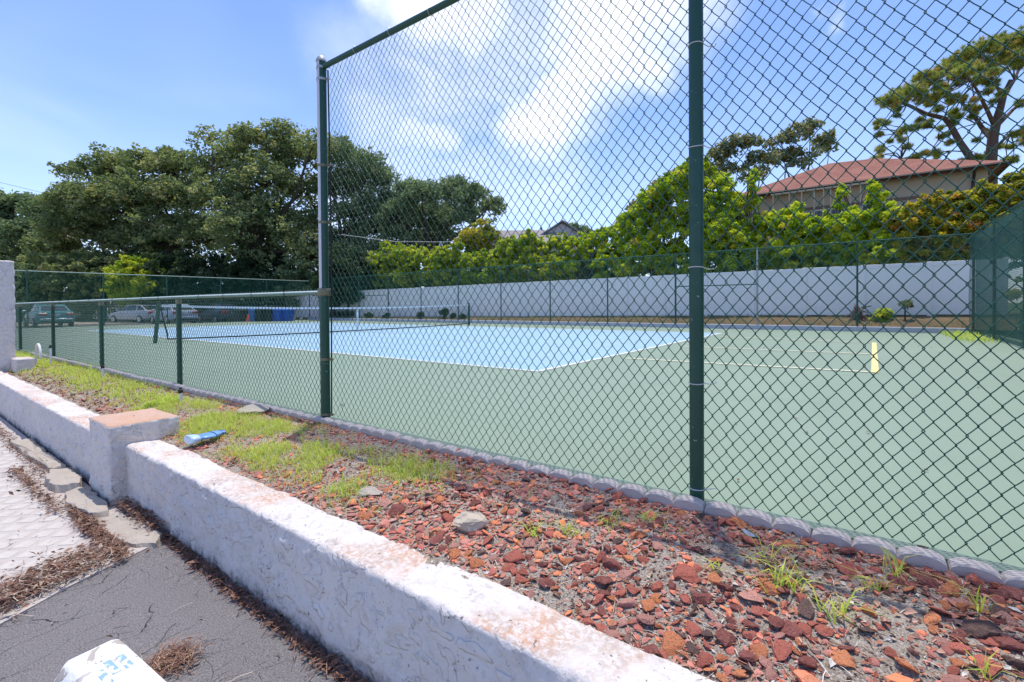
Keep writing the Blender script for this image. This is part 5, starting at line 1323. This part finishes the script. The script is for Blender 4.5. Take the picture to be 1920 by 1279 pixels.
MB().lathe([(0.16, -0.1), (0.17, 0.15), (0.15, 0.4), (0.09, 0.55), (0.02, 0.62)], 10).build('trunk', plain('stump', (0.13, 0.07, 0.055), 0.95, 0.4, 8), st, True)
fr = MB()
for i in range(16):
    a = gs.uniform(0, 2 * pi); rr_ = gs.uniform(0.25, 0.45); z = gs.uniform(0.1, 0.55); fr.tube([(0.12 * cos(a), 0.12 * sin(a), z), (rr_ * cos(a), rr_ * sin(a), z + gs.uniform(-0.25, 0.15))], [0.03, 0.012], 4)
fr.build('frond_stubs', plain('frond_stub', (0.10, 0.06, 0.05), 0.95, 0.3), st)
# bank ground cover
n = 9000; x = g.uniform(-30, 6.3, n); y = g.uniform(14.5, 15.9, n)
keep = fbm(np.stack([x, y, 0 * x], 1), 0.8, 3, 8) + 0.15 * (x < 0) > 0.52; x, y = x[keep], y[keep]; k = len(x)
z = 0.14 + (np.array([zb(v) for v in x]) - 0.16) * np.clip((y - 14.5) / 1.4, 0, 1)
V, F, T = blades(x, y, z, g.uniform(0.05, 0.16, k), g.uniform(0.006, 0.012, k), g.beta(2, 2, k), g.uniform(0.2, 1.0, k), g)
stuff(link('bank_grass', mesh_np('bank_grass', V, F, False, {'tint': T}), M['brownish']))
x = g.uniform(5.6, 6.28, 900); y = g.uniform(8.5, 14.2, 900); keep = g.uniform(0, 1, 900) < sstep(9, 12, y); x, y = x[keep], y[keep]; k = len(x)
V, F, T = blades(x, y, 0 * x, g.uniform(0.04, 0.18, k), g.uniform(0.005, 0.01, k), g.beta(2, 2, k), g.uniform(0.2, 1.0, k), g)
stuff(link('edge_weeds', mesh_np('edge_weeds', V, F, False, {'tint': T}), M['grass']))

# ------------------------------------------------------------------ houses
def house():
    wallm = plain('beige_stucco', (0.47, 0.38, 0.27), 0.85, 0.1, 2)
    t = NT('red_shingles'); v = t.N.new("ShaderNodeTexBrick"); v.inputs['Scale'].default_value = 3.0
    for s, c in (('Color1', (0.30, 0.125, 0.088)), ('Color2', (0.22, 0.088, 0.066)), ('Mortar', (0.15, 0.07, 0.06))): v.inputs[s].default_value = (*c, 1)
    v.inputs['Mortar Size'].default_value = 0.02; v.inputs['Brick Width'].default_value = 0.9; v.inputs['Row Height'].default_value = 0.42
    t.L.new(t.coord((1, 1, 1)), v.inputs['Vector'])
    roofm = t.fin(t.mix(t.ramp(t.noise(1.3, 4, 0.6), 0.35, 0.7, 0, 0.4), v.outputs[0], (0.36, 0.185, 0.135)), 0.9, t.bump(v.outputs[1], 0.02, 0.5), 0.15)
    x0, x1, y0, y1, ze = -2.5, 8.75, 24.0, 33.0, 7.12
    T = thing('house', 'two storey beige house with a red hipped shingle roof behind the hedge', 'house', ((x0 + x1) / 2, 28.5, 0.2))
    O = np.array(T.location)
    a, b, c, d = (x0, y0, ze), (x1, y0, ze), (x1, y1, ze), (x0, y1, ze); r0, r1 = (2.0, 28.5, 9.28), (4.2, 28.5, 9.17)
    m = MB(); V = [np.array(p) - O for p in (a, b, c, d, r0, r1)] + [np.array(p) - O - np.array([0, 0, 0.10]) for p in (a, b, c, d)]
    m.add(V, [(0, 1, 5, 4), (1, 2, 5), (2, 3, 4, 5), (3, 0, 4), (6, 7, 1, 0), (7, 8, 2, 1), (8, 9, 3, 2), (9, 6, 0, 3), (9, 8, 7, 6)]); m.build('roof', roofm, T)
    dk = plain('dark_fascia', (0.035, 0.022, 0.018), 0.5, 0.1)
    for (p, q) in ((a, b), (b, c), (c, d), (d, a)):
        p, q = np.array(p), np.array(q); dv = (q - p) / np.linalg.norm(q - p); nv = np.array([dv[1], -dv[0], 0])
        MB().tube([p + nv * 0.06 - O - np.array([0, 0, 0.09]), q + nv * 0.06 - O - np.array([0, 0, 0.09])], 0.075, 6).build('gutter', dk, T)
    w0, w1, v0, v1 = x0 + 0.55, x1 - 0.55, y0 + 0.55, y1 - 0.55
    MB().box((w0 - O[0], v0 - O[1], -0.4), (w1 - O[0], v1 - O[1], ze - 0.104 - O[2])).build('wall', wallm, T)
    MB().box((w0 - O[0] - 0.03, v0 - O[1] - 0.03, ze - 1.15 - O[2]), (w1 - O[0] + 0.03, v0 - O[1] - 0.003, ze - 1.0 - O[2])).build('trim_band', plain('brown_trim', (0.20, 0.115, 0.075), 0.7), T)
    wf_ = plain('window_frame', (0.6, 0.58, 0.54), 0.5)
    for (wx, ww, zt, hh_) in [(-0.6, 1.1, 6.05, 1.0), (1.4, 1.5, 5.95, 1.0), (3.6, 0.9, 6.0, 1.0), (6.4, 1.3, 5.95, 1.0), (1.4, 1.4, 3.2, 1.3), (5.0, 1.4, 3.2, 1.3)]:
        f = MB()
        for lo, hi in (((wx, -0.04, zt - hh_), (wx + ww, 0, zt - hh_ + 0.07)), ((wx, -0.04, zt - 0.07), (wx + ww, 0, zt)), ((wx, -0.04, zt - hh_ + 0.072), (wx + 0.07, 0, zt - 0.072)), ((wx + ww - 0.07, -0.04, zt - hh_ + 0.072), (wx + ww, 0, zt - 0.072)), ((wx + ww / 2 - 0.03, -0.04, zt - hh_ + 0.072), (wx + ww / 2 + 0.03, 0, zt - 0.072))):
            f.box(np.array(lo) + np.array([-O[0], v0 - O[1] - 0.003, -O[2]]), np.array(hi) + np.array([-O[0], v0 - O[1] - 0.003, -O[2]]))
        fo = f.build('window', wf_, T)
        MB().box(np.array([wx + 0.07 - O[0], v0 - O[1] - 0.025, zt - hh_ + 0.07 - O[2]]), np.array([wx + ww - 0.07 - O[0], v0 - O[1] - 0.005, zt - 0.07 - O[2]])).build('pane', M['glass'], fo)
    MB().tube([(7.7 - O[0], y0 - O[1] + 0.02, ze - 0.15 - O[2]), (7.7 - O[0], v0 - O[1] - 0.06, ze - 0.7 - O[2]), (7.7 - O[0], v0 - O[1] - 0.06, -0.2)], 0.06, 8).build('downspout', dk, T)
    sc = thing('porch_frame', 'thin pale upright bars of a porch frame below the red eave', 'frame', (2.2, 23.0, 0.2))
    pm = plain('pale_bar', (0.55, 0.42, 0.28), 0.6)
    for k, xx in enumerate((-0.2, 0.55, 1.1, 1.65, 2.05, 2.35, 2.8, 3.15, 3.55, 4.0)):
        MB().box((xx - 2.2 - 0.025, -0.025, -0.1), (xx - 2.2 + 0.025, 0.025, 6.5)).build('bar', pm, sc)
    MB().box((-2.5, -0.03, 6.5), (1.9, 0.03, 6.58)).build('top_bar', pm, sc)
house()
def gable_house(name, lab, c, wx, wy, h, rh, wm, rm, rz, extra=True):
    T = thing(name, lab, 'house', c, rz)
    m = MB().box((-wx / 2, -wy / 2, -0.5), (wx / 2, wy / 2, h)); m.add([(wx / 2, -wy / 2, h), (wx / 2, wy / 2, h), (wx / 2, 0, h + rh - 0.1), (-wx / 2, -wy / 2, h), (-wx / 2, wy / 2, h), (-wx / 2, 0, h + rh - 0.1)], [(0, 1, 2), (3, 5, 4)]); m.build('wall', wm, T)
    e = 0.4; r = MB(); ex, ey = wx / 2 + e, wy / 2 + e; zl = h - rh * e / (wy / 2)
    for s in (-1, 1):
        a = [(-ex, s * ey, zl), (ex, s * ey, zl), (ex, 0, h + rh), (-ex, 0, h + rh)]; bq = [(p[0], p[1], p[2] + 0.14) for p in a]
        r.add(a + bq, [(0, 1, 2, 3), (7, 6, 5, 4), (0, 4, 5, 1), (1, 5, 6, 2), (3, 7, 4, 0), (2, 6, 7, 3)])
    r.build('roof', rm, T)
    for s in ((-1, 1) if extra else (1,)):
        fo = MB().box((s * wx / 4 - 0.6, -wy / 2 - 0.03, h - 1.7), (s * wx / 4 + 0.6, -wy / 2 + 0.01, h - 0.5)).build('window', M['pvc'], T)
        MB().box((s * wx / 4 - 0.5, -wy / 2 - 0.045, h - 1.6), (s * wx / 4 + 0.5, -wy / 2 - 0.031, h - 0.6)).build('pane', M['glass'], fo)
    if extra: MB().tube([(wx / 5, 0.6, h + rh * 0.6), (wx / 5, 0.6, h + rh + 0.5)], 0.09, 8).build('vent_pipe', M['black'], T)
    return T
greyroof = plain('grey_shingles', (0.30, 0.27, 0.27), 0.9, 0.2, 3)
pw = plain('pale_siding', (0.55, 0.52, 0.52), 0.8, 0.08, 2)
p = at(990, 470, 45); gable_house('house', 'pale house with a low grey shingled roof above the lime hedge', (p.x, p.y, 0), 6.5, 5.0, 6.4, 1.5, pw, greyroof, radians(36))
p = at(1046, 470, 47); gable_house('house', 'house with a grey gable roof right of the low grey roof', (p.x, p.y, 0), 5.0, 5.2, 7.0, 1.7, pw, greyroof, radians(-50), False)
p = at(672, 520, 39); gable_house('house', 'small tan house with a flat pale eave left of the lime hedge', (p.x, p.y, 0), 4.6, 4.2, 4.4, 0.35, plain('tan_wall', (0.33, 0.27, 0.19), 0.85, 0.1, 2), pw, radians(30), False)
# far white fence behind the cars
pf = thing('slat_fence', 'white slatted fence far behind the parked cars at left', 'fence', (-55, 7, -0.2), math.atan2(10, 13.5))
for k in range(-34, 40):
    MB().box((k * 0.26, -0.02, 0.08), (k * 0.26 + 0.17, 0.02, 1.62)).build('slat', M['vinyl'], pf)
MB().box((-9, 0.021, 0.4), (10.4, 0.06, 0.5)).build('rail', M['vinyl'], pf); MB().box((-9, 0.021, 1.25), (10.4, 0.06, 1.35)).build('rail', M['vinyl'], pf)
p = at(245, 585, 42); tree('bush', 'clipped dark green bush before the white slatted fence', 'bush', [(p.x, p.y, 0.5, 0.7), (p.x + 0.5, p.y + 0.5, 0.6, 0.7), (p.x - 0.3, p.y - 0.4, 0.4, 0.6)], (p.x, p.y, -0.19), 0.06, 0.3, 'dark_shrub', 60, 60, 0.35, 0.14, 201, twigs=0)

# ------------------------------------------------------------------ cars, bins, cone
def car(lab, paint, loc, rz):
    T = thing('parked_car', lab, 'car', loc, rz, 'cars parked behind the end fence')
    # stations along x (front +): (x, half width, z bottom, z belt)
    st = [(-2.25, 0.62, 0.42, 0.86), (-2.20, 0.80, 0.34, 0.96), (-2.05, 0.86, 0.26, 1.00), (-1.6, 0.89, 0.24, 1.00), (-0.8, 0.90, 0.22, 0.97), (0.4, 0.90, 0.22, 0.94), (1.2, 0.89, 0.22, 0.90), (1.75, 0.86, 0.24, 0.82), (2.1, 0.80, 0.28, 0.72), (2.25, 0.62, 0.36, 0.60)]
    V, F = [], []
    for (x, w, z0, z1) in st:
        for (a, b) in ((-0.80, 0), (-0.97, 0.12), (-1.0, 0.45), (-0.985, 0.75), (-0.93, 0.95), (-0.82, 1.0), (0.82, 1.0), (0.93, 0.95), (0.985, 0.75), (1.0, 0.45), (0.97, 0.12), (0.80, 0)): V.append((x, w * a, z0 + (z1 - z0) * b))
    n = 12
    for i in range(len(st) - 1):
        for k in range(n): F.append((i * n + k, (i + 1) * n + k, (i + 1) * n + (k + 1) % n, i * n + (k + 1) % n)[::-1])
    F += [tuple(range(n)), tuple(len(V) - 1 - k for k in range(n))]
    MB().add(V, F).build('body', paint, T, True)
    low_ = [(-1.95, 0.74, 0.985), (-1.0, 0.80, 0.96), (0.2, 0.80, 0.93), (1.25, 0.72, 0.885)]; top = [(-1.15, 0.60, 1.37), (-0.75, 0.63, 1.43), (0.05, 0.63, 1.44), (0.45, 0.60, 1.38)]
    V = [(x, -w, z - 0.02) for x, w, z in low_] + [(x, w, z - 0.02) for x, w, z in low_] + [(x, -w, z) for x, w, z in top] + [(x, w, z) for x, w, z in top]
    F = []
    for k in range(3):
        F += [(k, k + 1, 8 + k + 1, 8 + k), (4 + k + 1, 4 + k, 12 + k, 12 + k + 1), (8 + k, 8 + k + 1, 12 + k + 1, 12 + k)]
    F += [(0, 8, 12, 4), (3, 7, 15, 11)]
    MB().add(V, F).build('cabin', paint, T)
    def lerp(a, b, t): return tuple(a[i] + (b[i] - a[i]) * t for i in range(3))
    def glass(nm, q, m0=0.06, m1=0.12, off=0.008):
        a, b, c, d = q; P = [lerp(lerp(a, b, m0), lerp(d, c, m0), m1), lerp(lerp(a, b, 1 - m0), lerp(d, c, 1 - m0), m1), lerp(lerp(a, b, 1 - m0), lerp(d, c, 1 - m0), 1 - m1 * 0.7), lerp(lerp(a, b, m0), lerp(d, c, m0), 1 - m1 * 0.7)]
        nv = (Vector(P[1]) - Vector(P[0])).cross(Vector(P[3]) - Vector(P[0])).normalized()
        ctr = Vector((-0.2, 0, 1.0)); nv = nv if nv.dot(Vector(P[0]) - ctr) > 0 else -nv
        MB().add([Vector(p) + nv * off for p in P] + [Vector(p) - nv * 0.004 for p in P], [(0, 1, 2, 3), (7, 6, 5, 4), (0, 4, 5, 1), (1, 5, 6, 2), (2, 6, 7, 3), (3, 7, 4, 0)]).build(nm, M['glass'], T)
    glass('rear_window', (V[0], V[4], V[12], V[8])); glass('windshield', (V[3], V[7], V[15], V[11]))
    for s in (0, 4):
        glass('side_window', (V[s], V[s + 1], V[8 + s + 1], V[8 + s]), 0.12, 0.14); glass('side_window', (V[s + 1], V[s + 2], V[8 + s + 2], V[8 + s + 1]), 0.04, 0.14); glass('side_window', (V[s + 2], V[s + 3], V[8 + s + 3], V[8 + s + 2]), 0.05, 0.14)
    for s in (-1, 1):
        for x in (-1.35, 1.42):
            def disc(pr, nm, mt, par):
                m = MB().lathe(pr, 20); m.v = [(x + a, s * c, 0.31 + b) for (a, b, c) in m.v]
                if s < 0: m.f = [f[::-1] for f in m.f]
                m.f = [f[::-1] for f in m.f]
                return m.build(nm, mt, par, True)
            w = disc([(0.20, 0.72), (0.29, 0.73), (0.31, 0.76), (0.31, 0.88), (0.28, 0.915), (0.20, 0.915)], 'wheel', M['rubber'], T)
            disc([(0.20, 0.90), (0.19, 0.918), (0.08, 0.925), (0.01, 0.925)], 'rim', M['rim'], w)
        MB().box((-2.262, s * 0.60 - 0.19, 0.74), (-2.13, s * 0.60 + 0.19, 0.90), 0.02).build('taillight', M['red_light'], T)
        MB().box((2.06, s * 0.60 - 0.15, 0.58), (2.225, s * 0.60 + 0.15, 0.68), 0.02).build('headlight', M['clear_light'], T)
        MB().box((0.75, s * 0.99 - 0.08, 0.95), (0.9, s * 0.99 + 0.08, 1.07), 0.02).build('mirror', paint, T)
    MB().box((-2.265, -0.16, 0.72), (-2.24, 0.16, 0.84)).build('licence_plate', M['plate'], T)
    MB().box((-2.30, -0.78, 0.40), (-2.05, 0.78, 0.58), 0.04).build('bumper', paint, T)
    MB().box((-2.26, -0.70, 0.27), (-2.0, 0.70, 0.395), 0.03).build('bumper_trim', M['black'], T)
def paint(name, c): return plain(name, c, 0.28, 0.03, 1, 0.6)
car('teal sedan parked behind the end fence beside the tall white pillar', paint('teal_paint', (0.10, 0.33, 0.34)), (-38.3, 1.25, -0.19), pi)
car('silver blue sedan with red tail lights behind the near net post', paint('silver_paint', (0.38, 0.43, 0.50)), (-37.1, 7.75, -0.19), pi)
car('grey silver sedan standing left of and beyond the silver blue sedan', paint('grey_paint', (0.45, 0.46, 0.48)), (-43.2, 7.3, -0.19), pi + 0.35)
car('dark navy sedan parked right of the silver blue sedan', paint('navy_paint', (0.012, 0.022, 0.06)), (-36.2, 10.55, -0.19), pi)
car('dark teal car mostly hidden behind the tall white pillar', paint('dark_teal_paint', (0.025, 0.11, 0.14)), (-38.6, -1.9, -0.19), pi)
def bin_(lab, px, t, c, w=0.62, h=1.02, rz=0.3):
    p = at(px, 606, t); T = thing('wheelie_bin', lab, 'bin', (p.x, p.y, -0.19), rz, 'bins behind the end fence')
    m = plain('bin_plastic', c, 0.5, 0.08)
    b = MB(); V = []
    for (z, s) in ((0.06, 0.40), (0.10, 0.42), (h * 0.9, 0.5), (h * 0.93, 0.53), (h * 0.95, 0.53)): V += [(-s * w, -s * w, z), (s * w, -s * w, z), (s * w, s * w, z), (-s * w, s * w, z)]
    F = [(3, 2, 1, 0), (16, 17, 18, 19)]
    for i in range(4):
        for k in range(4): F.append((i * 4 + k, i * 4 + (k + 1) % 4, i * 4 + 4 + (k + 1) % 4, i * 4 + 4 + k))
    b.add(V, F).build('body', m, T)
    l = MB(); l.add([(-0.56 * w, -0.56 * w, h * 0.952), (0.56 * w, -0.56 * w, h * 0.952), (0.56 * w, 0.56 * w, h * 0.952), (-0.56 * w, 0.56 * w, h * 0.952), (-0.4 * w, -0.4 * w, h * 1.03), (0.4 * w, -0.4 * w, h * 1.03), (0.4 * w, 0.4 * w, h * 1.03), (-0.4 * w, 0.4 * w, h * 1.03)],
                    [(3, 2, 1, 0), (4, 5, 6, 7), (0, 1, 5, 4), (1, 2, 6, 5), (2, 3, 7, 6), (3, 0, 4, 7)]); l.build('lid', m, T)
    MB().tube([(-0.4 * w, 0.6 * w, h * 0.93), (0.4 * w, 0.6 * w, h * 0.93)], 0.02, 6).build('handle', m, T)
    for s in (-1, 1): MB().tube([(s * 0.38 * w, 0.45 * w, 0.1), (s * 0.46 * w, 0.45 * w, 0.1)], 0.1, 12).build('wheel', M['rubber'], T, True)
GR = (0.006, 0.028, 0.024); BL = (0.008, 0.09, 0.42)
bin_('dark bin right of the navy car', 449, 33.2, (0.015, 0.02, 0.02))
bin_('narrow blue bin just right of the orange cone', 476, 32.8, (0.03, 0.14, 0.36), 0.5)
bin_('dark green bin left of the white marked green bin', 489, 32.9, GR, 0.72, 1.05)
bin_('dark green bin with neighbours on both sides', 506, 33.0, GR, 0.72, 1.05)
bin_('bright blue bin left of the other bright blue bin', 523, 33.0, BL)
bin_('bright blue bin at the right end of the row', 539, 33.2, BL)
p = at(465, 606, 32.2); T = thing('traffic_cone', 'orange traffic cone standing left of the bins', 'cone', (p.x, p.y, -0.19))
MB().box((-0.18, -0.18, 0), (0.18, 0.18, 0.04)).build('base', M['black'], T); MB().lathe([(0.14, 0.04), (0.03, 0.7), (0.02, 0.72)], 14).build('body', plain('orange_plastic', (0.65, 0.09, 0.035), 0.5), T, True)
# overhead cables
def cable(lab, pts, r):
    c = Vector(pts[0]); o = MB().tube([Vector(p) - c for p in pts], r, 5).build('cable', M['black'] if r < 0.02 else M['galv'], None, False, tuple(c)); tag(o, lab, 'cable')
cable('thin dark overhead cable running from the left edge into the oaks', [at(-200, 300, 36), at(0, 342, 37), at(130, 374, 38), at(300, 425, 40), at(600, 440, 41)], 0.012)
cable('pale overhead cable crossing the dark oak above the lime hedge', [at(640, 440, 37), at(740, 453, 37), at(830, 454, 36.5), at(905, 450, 36)], 0.028)
